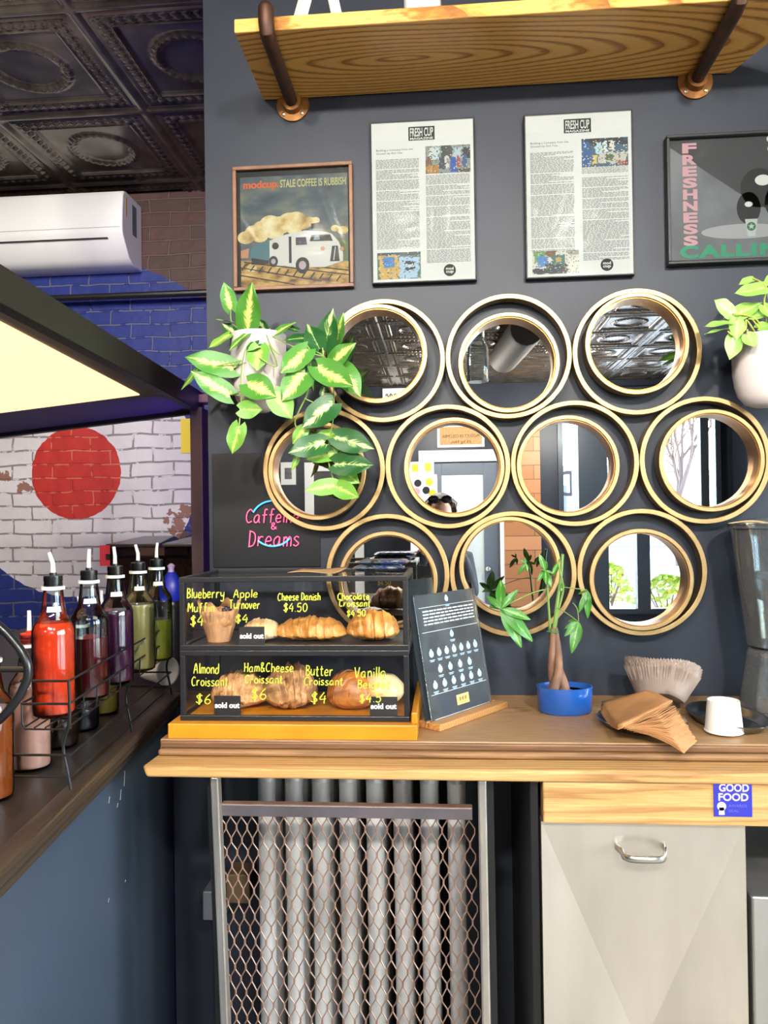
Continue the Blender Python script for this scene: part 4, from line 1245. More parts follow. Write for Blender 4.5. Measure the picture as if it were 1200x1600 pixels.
mb.mat(4).add([(cx + (.026 if k % 2 == 0 else .011) * W * math.sin(k * PI / 5), Y - .0014, cz + (.026 if k % 2 == 0 else .011) * W * math.cos(k * PI / 5)) for k in range(10)], [tuple(range(10))])
mb.build('print', [gp.m, mat('print_a9a8aa', '#a9a8aa'), mat('print_161618', '#161618'), mat('print_dcdad8', '#dcdad8'), mat('print_bfc2bf', '#bfc2bf'), mat('print_2f6b4a', '#2f6b4a')], t)
mb = MB()
for k, ch in enumerate('FRESHNESS'):
    typed(mb, ch, (W * .105, W * .215, H * (.885 - .094 * k), H * (.967 - .094 * k)), (ax0, Y - .0008, az0), (1, 0, 0), (0, 0, 1), bold=.05)
lab(mb.build('lettering', mat('print_d9a2ab', '#d9a2ab'), t), 'pink lettering')
mb = MB()
typed(mb, 'CALLING', (W * .075, W * .99, H * .03, H * .135), (ax0, Y - .0009, az0), (1, 0, 0), (0, 0, 1), bold=.05, spacing=1.15)
lab(mb.build('lettering', mat('print_2f9a72', '#2f9a72'), t), 'green lettering')
glaze(t, x0 + .006, x1 - .006, z0 + .006, z1 - .006, -.018)

# neon sign
t = thing('neon_sign', 'pink and blue neon sign beside the vine mirror', 'sign', P(425, 820))
x0, x1, z0, z1 = bx(333, 708, 500, 886, 0)
MB().box(x0, x1, -.005, -.001, z0, z1).build('backing_panel', mat('black_backing', '#16171a', .3), t, bevel=.001)
mb = MB()
hand(mb, 'Caffeine', bx(385, 795, 466, 817, -.012), -.012, .0014, .12)
hand(mb, '&', bx(424, 817, 432, 827, -.012), -.012, .0013, .0)
hand(mb, 'Dreams', bx(388, 829, 467, 854, -.012), -.012, .0014, .12)
lab(mb.build('neon_tube', mat('neon_pink', '#f0507a', .4, emit=.7), t), 'pink neon lettering')
mb = MB()
c = P(426, 818, -.012); R_ = 36 * 1.885 / 1200
for a0, a1 in ((50, 150), (228, 318)):
    mb.tube([(c.x + R_ * math.cos(math.radians(a)), -.012, c.z + R_ * math.sin(math.radians(a))) for a in range(a0, a1 + 1, 5)], .0022, 8)
lab(mb.build('neon_tube', mat('neon_blue', '#3f9fe0', .4, emit=.6), t), 'blue neon arcs')
mb = MB()
for u, v in ((392, 800), (460, 806), (395, 850), (462, 845)):
    q = P(u, v, -.012); mb.tube([(q.x, -.013, q.z), (q.x, -.004, q.z)], .002, 6)
mb.build('standoff', m_black, t)

# ------------------------------------------------------------------ pastry cases
YC = -.375                      # front faces
m_tray = mat('mustard_tray', '#d0891c', .38, col2='#c47c14', scale=6)
x0, x1, _, _ = bx(262, 1125, 652, 1158, -.398)
TX0, TX1 = x0, x1
tray = thing('display_tray', 'mustard yellow wooden tray under the pastry cases', 'tray', ((x0 + x1) / 2, -.25, LZ))
MB().box(x0, x1, -.398, -.09, LZ, LZ + .030).build('tray_body', m_tray, tray, bevel=.002)
MB().box(x1 - .012, x1, -.388, -.09, LZ + .03, LZ + .052).build('side_lip', m_tray, tray, bevel=.002)
CXA, CXB, _, _ = bx(281, 1000, 639, 1100, YC)
YB = -.125
m_frame = mat('black_case_frame', '#1b1b1d', .35)
m_chalk = mat('lime_marker', '#b4b638', .55)
m_case = clear('case_acrylic', '#ffffff', .02, gloss=.55)
def case(label, z0, z1, floor):
    t = thing('pastry_case', label, 'display case', ((CXA + CXB) / 2, (YC + YB) / 2, z0), 'stacked pastry cases')
    f = .0105
    mb = MB()
    for (ya, yb) in ((YC, YC + f), (YB - f, YB)):
        mb.box(CXA, CXB, ya, yb, z0, z0 + f); mb.box(CXA, CXB, ya, yb, z1 - f, z1)
        mb.box(CXA, CXA + f, ya, yb, z0 + f, z1 - f); mb.box(CXB - f, CXB, ya, yb, z0 + f, z1 - f)
    for xa in (CXA, CXB - f):
        mb.box(xa, xa + f, YC + f, YB - f, z0, z0 + f); mb.box(xa, xa + f, YC + f, YB - f, z1 - f, z1)
    mb.build('frame', m_frame, t, bevel=.0012)
    MB().box(CXA + f, CXB - f, YC + f, YB - f, z0, z0 + .006).build('case_floor', floor, t)
    MB().box(CXA + f, CXB - f, YC + .004, YC + .006, z0 + f, z1 - f).build('front_pane', m_case, t)
    MB().box(CXA + f, CXB - f, YB - .006, YB - .004, z0 + f, z1 - f).build('back_pane', m_case, t)
    for xa in (CXA + .004, CXB - .006):
        MB().box(xa, xa + .002, YC + f, YB - f, z0 + f, z1 - f).build('side_pane', m_case, t)
    MB().box(CXA + f, CXB - f, YC + f, YB - f, z1 - .006, z1 - .004).build('top_pane', m_case, t)
    return t
CZ0, CZ1, CZ2 = LZ + .0302, LZ + .1725, LZ + .3205
low = case('lower black framed pastry case standing on the mustard tray', CZ0, CZ1 - .0004, m_tray)
upp = case('upper black framed pastry case stacked on the lower one', CZ1, CZ2, mat('dark_case_floor', '#2b2724', .4))
def zp(X0, Y0, X1, Y1):       # crop pixels of the case close-up
    return bx(250 + X0 / 2.857, 860 + Y0 / 2.857, 250 + X1 / 2.857, 860 + Y1 / 2.857, YC)
YT = YC + .0032
mb = MB()
for s, b in (('Blueberry', (118, 170, 283, 228)), ('Muffin', (122, 235, 238, 278)), ('$4', (133, 290, 190, 342)), ('Apple', (326, 175, 432, 224)), ('Turnover', (308, 222, 443, 262)),
             ('$4', (335, 285, 390, 328)), ('Cheese Danish', (525, 190, 713, 225)), ('$4.50', (550, 235, 655, 277)), ('Chocolate', (793, 190, 932, 222)), ('Croissant', (800, 222, 938, 252)), ('$4.50', (833, 265, 915, 298))):
    hand(mb, s, zp(*b), YT, .00125, .06, .5)
lab(mb.build('lettering', m_chalk, upp), 'lime marker lettering')
mb = MB()
for s, b in (('Almond', (148, 505, 260, 552)), ('Croissant', (140, 566, 300, 608)), ('$6', (158, 640, 222, 690)), ('Ham&Cheese', (375, 503, 592, 545)), ('Croissant', (378, 558, 545, 596)), ('$6', (405, 615, 470, 672)),
             ('Butter', (650, 515, 770, 562)), ('Croissant', (643, 568, 815, 604)), ('$4', (673, 632, 740, 688)), ('Vanilla', (870, 522, 1005, 570)), ('Beignet', (882, 580, 1028, 632)), ('$4.5', (890, 640, 985, 685))):
    hand(mb, s, zp(*b), YT, .00125, .06, .5)
lab(mb.build('lettering', m_chalk, low), 'lime marker lettering')

# sold-out cards
def card(X0, Y0, X1, Y1, y, zf, label):
    x0, x1, z0, z1 = zp(X0, Y0, X1, Y1)
    h = z1 - z0; z0 = zf; z1 = zf + h
    t = thing('sold_out_card', label, 'card', ((x0 + x1) / 2, y, z0), 'sold out cards')
    MB().box(x0, x1, y, y + .001, z0, z1).build('card', m_inkd, t)
    MB().hexa([(x0 + .005, y + .001, z0), (x1 - .005, y + .001, z0), (x0 + .005, y + .025, z0), (x1 - .005, y + .025, z0), (x0 + .005, y + .001, z0 + .001), (x1 - .005, y + .001, z0 + .001), (x0 + .005, y + .025, z0 + .001), (x1 - .005, y + .025, z0 + .001)]).build('card_foot', m_inkd, t)
    mb = MB(); W = x1 - x0
    typed(mb, 'sold out', (W * .03, W * .97, h * .36, h * .66), (x0, y - .0004, z0), (1, 0, 0), (0, 0, 1), bold=.05)
    mb.build('lettering', m_paper, t)
FU, FL = CZ1 + .0062, CZ0 + .0062
card(340, 335, 455, 420, YC + .022, FU, 'sold out card in the upper pastry case before the turnover')
card(227, 665, 347, 752, YC + .022, FL, 'sold out card at the left of the lower pastry case')
card(932, 670, 1057, 757, YC + .022, FL, 'sold out card at the right of the lower pastry case')

def crust(name, cols, sc=(14, 14, 14), rough=.38):
    t = NT(name)
    nz = t.n('TexNoise', i_Scale=1.0, i_Detail=7.0); nz.inputs['Roughness'].default_value = .62
    t.l(t.coord('Object', sc), nz.inputs['Vector'])
    n2 = t.n('TexNoise', i_Scale=160.0, i_Detail=3.0); t.l(t.coord('Object'), n2.inputs['Vector'])
    c = t.ramp(nz.outputs['Fac'], [(.3, cols[0]), (.47, cols[1]), (.62, cols[2]), (.78, cols[3])])
    c = t.mix(t.math('MULTIPLY', n2.outputs['Fac'], .3), c, cols[3])
    t.l(c, t.b.inputs['Base Color'])
    t.b.inputs['Roughness'].default_value = rough
    t.b.inputs['Subsurface Weight'].default_value = .06
    t.b.inputs['Subsurface Radius'].default_value = (.008, .005, .002)
    t.b.inputs['Subsurface Scale'].default_value = .4
    t.bump(nz.outputs['Fac'], .35, .004)
    return t.m
m_golden = crust('golden_crust', ('#8f4f16', '#c07a2c', '#d99a48', '#edc07c'), (26, 40, 40))
m_brown = crust('brown_crust', ('#763e12', '#a05a1e', '#ba702a', '#d89848'), (22, 60, 60))
m_almond = crust('almond_crust', ('#8f5424', '#bf8040', '#d8a868', '#efd6ac'), (40, 40, 40), .6)
m_ham = crust('cheese_crust', ('#6a3d1c', '#a86c34', '#cc9a5c', '#ecd6a8'), (55, 50, 60), .5)
m_dough = crust('pale_dough', ('#d59a4e', '#e3b878', '#eed3a4', '#f5e4c4'), (15, 15, 15))
def croissant(t, name, c, L, r, hgt, rot, bend, m, ridges=7, rough=.12, seed=0, spiral=.9, squash=1.0):
    """crescent roll of overlapping dough turns, flat below"""
    N, K = 84, 40
    vs, fs = [], []
    cr, sr = math.cos(rot), math.sin(rot)
    for i in range(N + 1):
        u = -1 + 2 * i / N
        a = u * bend
        if bend > 1e-3: px, py = L / 2 * math.sin(a) / math.sin(bend), L / 2 * (math.cos(a) - math.cos(bend)) / math.sin(bend)
        else: px, py = L / 2 * u, 0
        tx, ty = math.cos(a), -math.sin(a)
        env = max(0.0, 1 - abs(u) ** 2.4) ** .55
        for k in range(K):
            th = 2 * PI * k / K
            w = (u * ridges / 2 + spiral * .5 * math.sin(th) * .35 + th / (2 * PI) * 0) % 1.0
            step = 1.0 - w if u > 0 else w
            rad = r * env * (.89 + .13 * (step ** .6 if step > 0 else 0))
            n_ = noise.noise(Vector((u * 5 + seed, math.cos(th) * 1.6, math.sin(th) * 1.6)))
            n2 = noise.noise(Vector((u * 22 + seed, math.cos(th) * 6, math.sin(th) * 6)))
            rad *= 1 + rough * n_ + rough * .35 * n2
            s_, z_ = math.cos(th) * rad, math.sin(th) * rad * (hgt / r)
            if z_ < 0: z_ *= .38
            x = px - ty * s_ * squash; y = py + tx * s_ * squash
            vs.append(Vector((c[0] + x * cr - y * sr, c[1] + x * sr + y * cr, c[2] + z_)))
    zmin = min(v.z for v in vs)
    for v in vs: v.z += c[2] - zmin
    for i in range(N):
        for k in range(K):
            l = (k + 1) % K
            fs.append((i * K + k, (i + 1) * K + k, (i + 1) * K + l, i * K + l))
    fs += [tuple(range(K)), tuple(N * K + k for k in reversed(range(K)))]
    mb = MB(); mb.add(vs, fs)
    return mb.build(name, m, t, smooth=True, angle=75)
def cx_(X, y): return P(250 + X / 2.857, 1000, y).x
yp = -.285
t = thing('cheese_danish', 'long golden danish in the middle of the upper pastry case', 'pastry', (cx_(675, yp), yp, FU))
croissant(t, 'pastry', (cx_(675, yp), yp - .01, FU), .155, .036, .036, -.05, .35, m_golden, 8, .14, 1)
t = thing('chocolate_croissant', 'fat chocolate croissant at the right of the upper pastry case', 'pastry', (cx_(950, yp), yp, FU))
croissant(t, 'pastry', (cx_(952, yp), yp, FU), .112, .044, .046, .15, .05, m_golden, 5, .10, 4)
t = thing('apple_turnover', 'apple turnover behind the upper sold out card', 'pastry', (cx_(455, yp), yp, FU))
croissant(t, 'pastry', (cx_(455, yp), yp, FU), .085, .036, .034, .2, .1, m_dough, 3, .1, 9)
yq = -.285
t = thing('almond_croissant', 'almond croissant behind the left sold out card', 'pastry', (cx_(345, yq), yq, FL))
croissant(t, 'pastry', (cx_(345, yq), yq, FL), .125, .047, .052, -.15, .3, m_almond, 5, .2, 13)
t = thing('ham_and_cheese_croissant', 'flaky ham and cheese croissant in the middle of the lower case', 'pastry', (cx_(590, yq), yq, FL))
croissant(t, 'pastry', (cx_(590, yq), yq - .012, FL), .112, .05, .064, .35, .35, m_ham, 6, .2, 21)
t = thing('butter_croissant', 'brown butter croissant in the lower pastry case', 'pastry', (cx_(820, yq), yq, FL))
croissant(t, 'pastry', (cx_(815, yq), yq - .012, FL), .104, .044, .056, -.75, .7, m_brown, 7, .06, 30)
t = thing('vanilla_beignet', 'round pale beignet behind the right sold out card', 'pastry', (cx_(1015, yq), yq, FL))
MB().ball((min(cx_(1012, yq), CXB - .062), yq + .01, FL + .036), .042, 32, 20, sc=(1.12, 1, .84), fn=lambda q: Vector((q.x, q.y, q.z * (1 if q.z > 0 else .98))) * (1 + .05 * noise.noise(q * 2))).build('pastry', m_dough, t, smooth=True)
# blueberry muffin in a tulip paper
q = P(250 + 265 / 2.857, 1000, -.29)
t = thing('blueberry_muffin', 'blueberry muffin in a brown tulip paper at the left of the upper case', 'muffin', (q.x, -.29, FU))
mb = MB()
def tul(r, z, a, i):
    k = i / 6
    rr = r * (1 + (.10 * math.cos(4 * a + .5) + .05 * math.cos(16 * a)) * k)
    return Vector((rr * math.cos(a), rr * math.sin(a), z + (.022 * max(0, math.cos(4 * a + .5)) * k ** 3)))
prof = [(.024 + .003 * i, .011 * i) for i in range(7)]
mb.lathe([(0.001, .0005)] + prof, (q.x, -.29, FU), 64, mod=lambda r, z, a, i: tul(r, z, a, max(i - 1, 0)))
mb.f = mb.f[:-1]; mb.mi = mb.mi[:-1]
mb.build('paper_cup', mat('tulip_paper', '#b9875a', .7, col2='#cf9c70', scale=30), t, smooth=True, angle=60, solid=.0006)
MB().ball((q.x, -.29, FU + .045), .036, 28, 16, sc=(1, 1, .75), fn=lambda v: v * (1 + .12 * noise.noise(v * 3.1))).build('muffin_top', m_almond, t, smooth=True)
mb = MB()
for k in range(6):
    a = k * 1.1
    mb.ball((q.x + .022 * math.cos(a), -.29 + .022 * math.sin(a), FU + .066), .006)
mb.build('berry', mat('blueberry', '#2a2240', .4), t, smooth=True)

# on top of the cases
mf = NT('foil_wrapper')
nz = mf.n('TexNoise', i_Scale=38.0, i_Detail=5.0); mf.l(mf.coord('Object', (1, 2.2, 1)), nz.inputs['Vector'])
mf.l(mf.ramp(nz.outputs['Fac'], [(.35, '#3a3034'), (.48, '#7e8f96'), (.56, '#2f3c8c'), (.68, '#b9c3c6')]), mf.b.inputs['Base Color'])
mf.b.inputs['Metallic'].default_value = .5; mf.b.inputs['Roughness'].default_value = .22
mf.bump(nz.outputs['Fac'], .5, .004)
for k, (u, y, dz, rot, label) in enumerate(((592, -.21, 0, .05, 'snack packet lying lowest on the right end of the upper case'), (600, -.205, .0125, -.06, 'snack packet on top of the other packet on the upper case'))):
    c = P(u, 890, y); z = CZ2 + .0002 + dz
    t = thing('snack_packet', label, 'packet', (c.x, y, z), 'foil snack packets on the pastry case')
    R = Matrix.Translation((c.x, y, z)) @ Matrix.Rotation(rot, 4, 'Z')
    mb = MB()
    L, Wd = .115, .07
    def top(u_, v_, s):
        e = min(u_, 1 - u_) / .14; f = min(v_, 1 - v_) / .2
        h = .006 * (min(1, e) * min(1, f)) ** .6
        return R @ Vector(((u_ - .5) * L, (v_ - .5) * Wd + (.0015 * math.sin(u_ * 60) if e < .5 else 0), .006 + s * h + .0008 * math.sin(u_ * 90) * (1 if e < .6 else 0)))
    mb.grid(lambda a, b: top(a, b, 1), 28, 12, False)
    mb.grid(lambda a, b: top(1 - a, b, -.95), 28, 12, False)
    mb.build('wrapper', mf.m, t, smooth=True, angle=60)
a, b = PZ(462, 895, CZ2), PZ(542, 890, CZ2)
t = thing('paper_bag', 'flat brown paper bag lying on top of the upper pastry case', 'paper', ((a.x + b.x) / 2, -.27, CZ2))
def bag(u, v):
    return Vector((-.335 + .10 * u + .02 * v, -.29 + .075 * v, CZ2 + .0015 + .0025 * math.sin(u * 5) * math.sin(v * 3 + 1) + .0035 * v))
MB().grid(bag, 14, 8, False).build('bag_sheet', mat('kraft', '#b18a5c', .8, col2='#a37c50', scale=25), t, smooth=True, solid=.0012, solid_off=1)

# ------------------------------------------------------------------ leaves
def leaf_mat(name, edge, mid, centre, seed=0., w=.5):
    t = NT(name)
    uv = t.n('UVMap'); sp = t.n('SeparateXYZ'); t.l(uv.outputs[0], sp.inputs[0])
    off = t.math('ABSOLUTE', t.math('SUBTRACT', sp.outputs[0], .5))
    sgn = t.math('SUBTRACT', sp.outputs[0], .5)
    cb = t.n('CombineXYZ')
    t.l(t.math('SUBTRACT', t.math('MULTIPLY', sp.outputs[1], 13.0), t.math('MULTIPLY', off, 11.0)), cb.inputs[0])
    t.l(t.math('MULTIPLY', sgn, 3.0), cb.inputs[1]); cb.inputs[2].default_value = seed
    nz = t.n('TexNoise', i_Scale=1.5, i_Detail=5.0); t.l(cb.outputs[0], nz.inputs['Vector'])
    big = t.n('TexNoise', i_Scale=16.0, i_Detail=2.0); t.l(t.coord('Object'), big.inputs['Vector'])
    f = t.math('ADD', t.math('MULTIPLY', off, 2.0), t.math('MULTIPLY', t.math('SUBTRACT', nz.outputs['Fac'], .5), 1.1))
    f = t.math('ADD', f, t.math('MULTIPLY', t.math('SUBTRACT', .52, big.outputs['Fac']), 1.3))
    c = t.ramp(f, [(.10 * w / .5, centre), (.26 * w / .5, mid), (.34 * w / .5, edge), (.9, edge)])
    vein = t.math('LESS_THAN', off, .012)
    c = t.mix(t.math('MULTIPLY', vein, .6), c, centre)
    t.l(c, t.b.inputs['Base Color'])
    t.b.inputs['Roughness'].default_value = .36
    t.b.inputs['Subsurface Weight'].default_value = .12
    t.b.inputs['Subsurface Radius'].default_value = (.003, .006, .001)
    wv = t.n('TexWave', i_Scale=9.0, i_Distortion=0.4); wv.bands_direction = 'DIAGONAL'; t.l(uv.outputs[0], wv.inputs['Vector'])
    t.bump(wv.outputs['Fac'], .12, .002)
    return t.m
m_leafA = leaf_mat('variegated_leaf', '#4f8c34', '#98b844', '#dcdf88')
m_leafB = leaf_mat('dark_variegated_leaf', '#235a26', '#5f9038', '#d4da9c', 3.7)
m_leafC = leaf_mat('lime_leaf', '#6fa53c', '#93bb48', '#c4d670', 8.1)
m_leafD = leaf_mat('palmate_leaf', '#3f7a2a', '#4c8a32', '#7fae58', 5.0, .22)
m_leafE = leaf_mat('pale_green_leaf', '#8fbb55', '#9ac45e', '#b9d67e', 2.0, .3)
m_vine = mat('vine_stem', '#8fae52', .5, col2='#7f9a44', scale=20)
def leaf(mb, base, tip, width, facing, fold=.25, droop=.12, heart=True, curl=0.0, nu=10, nv=14):
    base, tip = Vector(base), Vector(tip)
    ax = tip - base; L = ax.length; ax.normalize()
    N = Vector(facing); N = (N - ax * N.dot(ax)).normalized()
    S = ax.cross(N)
    def wf(v):
        if heart:
            if v < .22: w = .50 + .50 * math.sin((v / .22) * PI / 2) ** .8 if v > 0 else .44
            elif v < .42: w = 1.0
            else:
                k = (v - .42) / .58
                w = max(0.0, math.cos(k * PI / 2)) ** .85 * (1 - .38 * k * k)
            return w
        return max(0.0, math.sin(PI * min(1, v * .96 + .02))) ** .8 * (1 - .25 * (v - .5))
    def fn(u, v):
        s = (u - .5) * 2
        w = width / 2 * wf(v)
        vv = v - (.09 * abs(s) * (1 - v) ** 6 if heart else 0)
        back = 0.0
        p = base + ax * (L * vv)
        if heart and v < .18: p -= ax * (L * .10 * abs(s) ** 1.2 * (1 - v / .18))
        p += S * (w * s)
        p += N * (-droop * L * (v - .35) ** 2 * 1.6 - fold * w * (1 - abs(s)) * .55 + curl * w * s * v + .02 * L * math.sin(v * 9 + s * 2) * abs(s))
        return p
    mb.grid(fn, nu, nv)

# trailing variegated plant, left
PY = -.085
pc = P(404, 580, PY)
plant = thing('trailing_plant', 'variegated trailing plant spilling from a white wall pot on the left', 'plant', (pc.x, PY, pc.z - .1))
ztop, zbot = P(404, 524, PY).z, P(404, 645, PY).z
R0 = .066
prof = [(.001, 0), (.020, .001), (.040, .010), (.054, .030), (.061, .055), (R0, .09), (R0 + .001, ztop - zbot), (R0 - .005, ztop - zbot), (R0 - .006, .10), (.045, .095), (.001, .095)]
m_pot = mat('matte_white_pot', '#e3d9d3', .55, col2='#ddd0c9', scale=4)
pot = MB().lathe(prof, (pc.x, PY, zbot), 48).build('pot', m_pot, plant, smooth=True, angle=50)
MB().box(pc.x - .02, pc.x + .02, PY + R0 - .004, -.001, zbot + .09, ztop - .008).build('wall_bracket', m_white, plant, bevel=.002)
MB().lathe([(.001, .098), (.058, .098)], (pc.x, PY, zbot), 24).build('soil', mat('potting_soil', '#2e241c', .95, col2='#46382c', scale=80, bump=.5), plant)
def zl(X, Y, y): return P(280 + X / 3.53, 430 + Y / 3.53, y)
LA, LB, LC = MB(), MB(), MB()
ST = MB()
# base x,y, tip x,y, width(px in close-up), y base, y tip, which, facing offset
leaves = [(285, 185, 248, 35, 88, -.10, -.12, 'A', (.3, -1, .1)), (370, 302, 398, 42, 145, -.12, -.17, 'A', (0, -1, .25)), (300, 258, 190, 238, 40, -.09, -.12, 'A', (0, -.5, 1)),
          (330, 335, 232, 262, 85, -.08, -.10, 'B', (.2, -1, .6)), (275, 325, 160, 402, 62, -.13, -.17, 'C', (0, -.8, .7)), (385, 312, 262, 412, 52, -.15, -.18, 'A', (0, -.7, .8)),
          (296, 510, 24, 440, 135, -.15, -.17, 'A', (.1, -1, .15)), (278, 662, 62, 526, 118, -.16, -.17, 'A', (.1, -1, .2)), (100, 520, 12, 634, 30, -.15, -.14, 'C', (.6, -.5, .2)),
          (335, 740, 458, 742, 100, -.17, -.17, 'C', (0, -1, .1)), (330, 830, 285, 986, 102, -.17, -.17, 'C', (0, -1, .1)), (440, 390, 425, 526, 122, -.165, -.18, 'C', (0, -1, .35)),
          (440, 375, 370, 420, 80, -.155, -.17, 'B', (0, -1, .6)), (375, 590, 530, 662, 150, -.17, -.19, 'A', (0, -1, .3)), (525, 652, 622, 792, 132, -.18, -.18, 'C', (0, -1, .2)),
          (695, 535, 560, 690, 155, -.17, -.19, 'A', (0, -1, .2)), (705, 408, 556, 540, 130, -.16, -.19, 'A', (.1, -1, .3)), (745, 340, 572, 352, 82, -.13, -.17, 'B', (0, -.9, .6)),
          (530, 318, 640, 250, 66, -.13, -.11, 'A', (0, -.8, .8)), (450, 310, 505, 292, 50, -.12, -.10, 'A', (0, -.7, 1)), (650, 300, 580, 280, 50, -.11, -.10, 'B', (0, -.8, .8)),
          (775, 408, 705, 268, 118, -.14, -.17, 'B', (0, -1, .15)), (800, 402, 842, 183, 122, -.14, -.17, 'B', (-.15, -1, .1)), (850, 385, 903, 205, 90, -.10, -.12, 'A', (-.3, -1, 0)),
          (830, 492, 962, 368, 112, -.15, -.18, 'A', (0, -1, .35)), (765, 500, 960, 612, 148, -.17, -.20, 'A', (0, -1, .35)), (888, 500, 1000, 668, 128, -.15, -.17, 'A', (.1, -1, .1)),
          (845, 705, 676, 842, 152, -.16, -.18, 'B', (0, -1, .2)), (800, 618, 785, 686, 42, -.14, -.14, 'B', (0, -1, 0)), (692, 845, 622, 932, 72, -.16, -.16, 'C', (0, -1, 0)),
          (800, 922, 600, 972, 128, -.16, -.19, 'B', (0, -1, .25)), (855, 872, 742, 890, 66, -.14, -.16, 'C', (0, -1, .4)), (866, 890, 1076, 958, 128, -.16, -.18, 'B', (0, -1, .2)),
          (872, 975, 690, 1012, 88, -.145, -.16, 'C', (0, -1, .2)), (858, 1038, 1068, 1044, 132, -.16, -.18, 'B', (0, -1, .15)), (658, 985, 622, 1084, 36, -.15, -.15, 'C', (.5, -.7, 0)),
          (862, 1158, 692, 1186, 94, -.15, -.17, 'C', (0, -1, .15)), (862, 1162, 990, 1225, 100, -.15, -.17, 'C', (0, -1, .1)), (715, 480, 742, 640, 96, -.13, -.14, 'B', (.2, -1, 0)),
          (890, 1075, 995, 1148, 84, -.14, -.15, 'C', (0, -1, .1)), (470, 300, 432, 240, 60, -.09, -.08, 'B', (0, -1, .3)), (905, 965, 985, 990, 60, -.145, -.15, 'C', (0, -1, .3))]
for (ax_, ay_, bx_, by_, w, ya, yb, which, fc) in leaves:
    mb = {'A': LA, 'B': LB, 'C': LC}[which]
    a, b = zl(ax_, ay_, ya), zl(bx_, by_, yb)
    leaf(mb, a, b, w / 3.53 * 1.82 / 1200, fc, fold=rnd.uniform(.12, .38), droop=rnd.uniform(0, .2), curl=rnd.uniform(-.15, .15))
allm = MB()
for k, s_ in enumerate((LA, LB, LC)):
    o = len(allm.v); allm.v += s_.v
    for i, f in enumerate(s_.f):
        allm.uv[len(allm.f)] = s_.uv[i]; allm.f.append([j + o for j in f]); allm.mi.append(k)
allm.build('foliage', [m_leafA, m_leafB, m_leafC], plant, smooth=True, angle=60)
def vine(mb, pts, r=.0016):
    mb.tube([Vector(p) for p in smooth_line([tuple(p) for p in pts], 5)], r, 6)
soil = Vector((pc.x, PY, zbot + .10))
for pts in ([(500, 330, -.13), (620, 390, -.16), (700, 405, -.15), (800, 450, -.14), (845, 560, -.14), (852, 650, -.145), (850, 780, -.145), (830, 900, -.145), (818, 1000, -.145), (845, 1110, -.145), (865, 1160, -.15)],
            [(480, 325, -.14), (510, 400, -.165), (555, 440, -.17)], [(430, 330, -.14), (370, 400, -.16), (345, 520, -.165), (342, 700, -.165), (330, 830, -.17)],
            [(345, 470, -.16), (295, 510, -.155)], [(340, 640, -.165), (278, 662, -.16)], [(342, 470, -.16), (100, 525, -.15)], [(720, 410, -.15), (725, 560, -.15), (700, 670, -.155)],
            [(852, 650, -.145), (800, 655, -.14)], [(700, 670, -.155), (640, 800, -.155), (655, 850, -.155)], [(850, 750, -.145), (690, 680, -.16)], [(830, 920, -.145), (870, 990, -.145)],
            [(800, 450, -.14), (740, 430, -.15), (700, 380, -.15)], [(790, 400, -.14), (800, 480, -.14)], [(470, 330, -.12), (540, 500, -.175), (440, 455, -.175)],
            [(360, 320, -.11), (290, 260, -.09), (285, 185, -.10)], [(420, 325, -.12), (385, 312, -.14), (330, 330, -.12)], [(830, 480, -.15), (888, 500, -.15), (850, 385, -.11)]):
    vine(ST, [zl(*p) for p in pts])
ST.build('stems', m_vine, plant, smooth=True)

# pale green plant, right edge
pc2 = P(1193, 580, PY)
plant2 = thing('trailing_plant', 'plain green leafy plant in a white wall pot at the right edge', 'plant', (pc2.x, PY, pc2.z - .1))
zt2, zb2 = P(1175, 527, PY).z, P(1193, 637, PY).z
prof2 = [(r, min(z, .095) if z < .1 else z) for r, z in [(.001, 0), (.020, .001), (.040, .008), (.055, .026), (.062, .05), (R0, .08), (R0 + .001, zt2 - zb2), (R0 - .005, zt2 - zb2), (R0 - .006, .09), (.045, .086), (.001, .086)]]
MB().lathe(prof2, (pc2.x, PY, zb2), 48).build('pot', m_pot, plant2, smooth=True, angle=50)
MB().box(pc2.x - .02, pc2.x + .02, PY + R0 - .004, -.001, zb2 + .08, zt2 - .008).build('wall_bracket', m_white, plant2, bevel=.002)
MB().lathe([(.001, .088), (.058, .088)], (pc2.x, PY, zb2), 24).build('soil', MATS['potting_soil'], plant2)
def zr(X, Y, y): return P(850 + X / 3.43, 430 + Y / 3.43, y)
mb = MB()
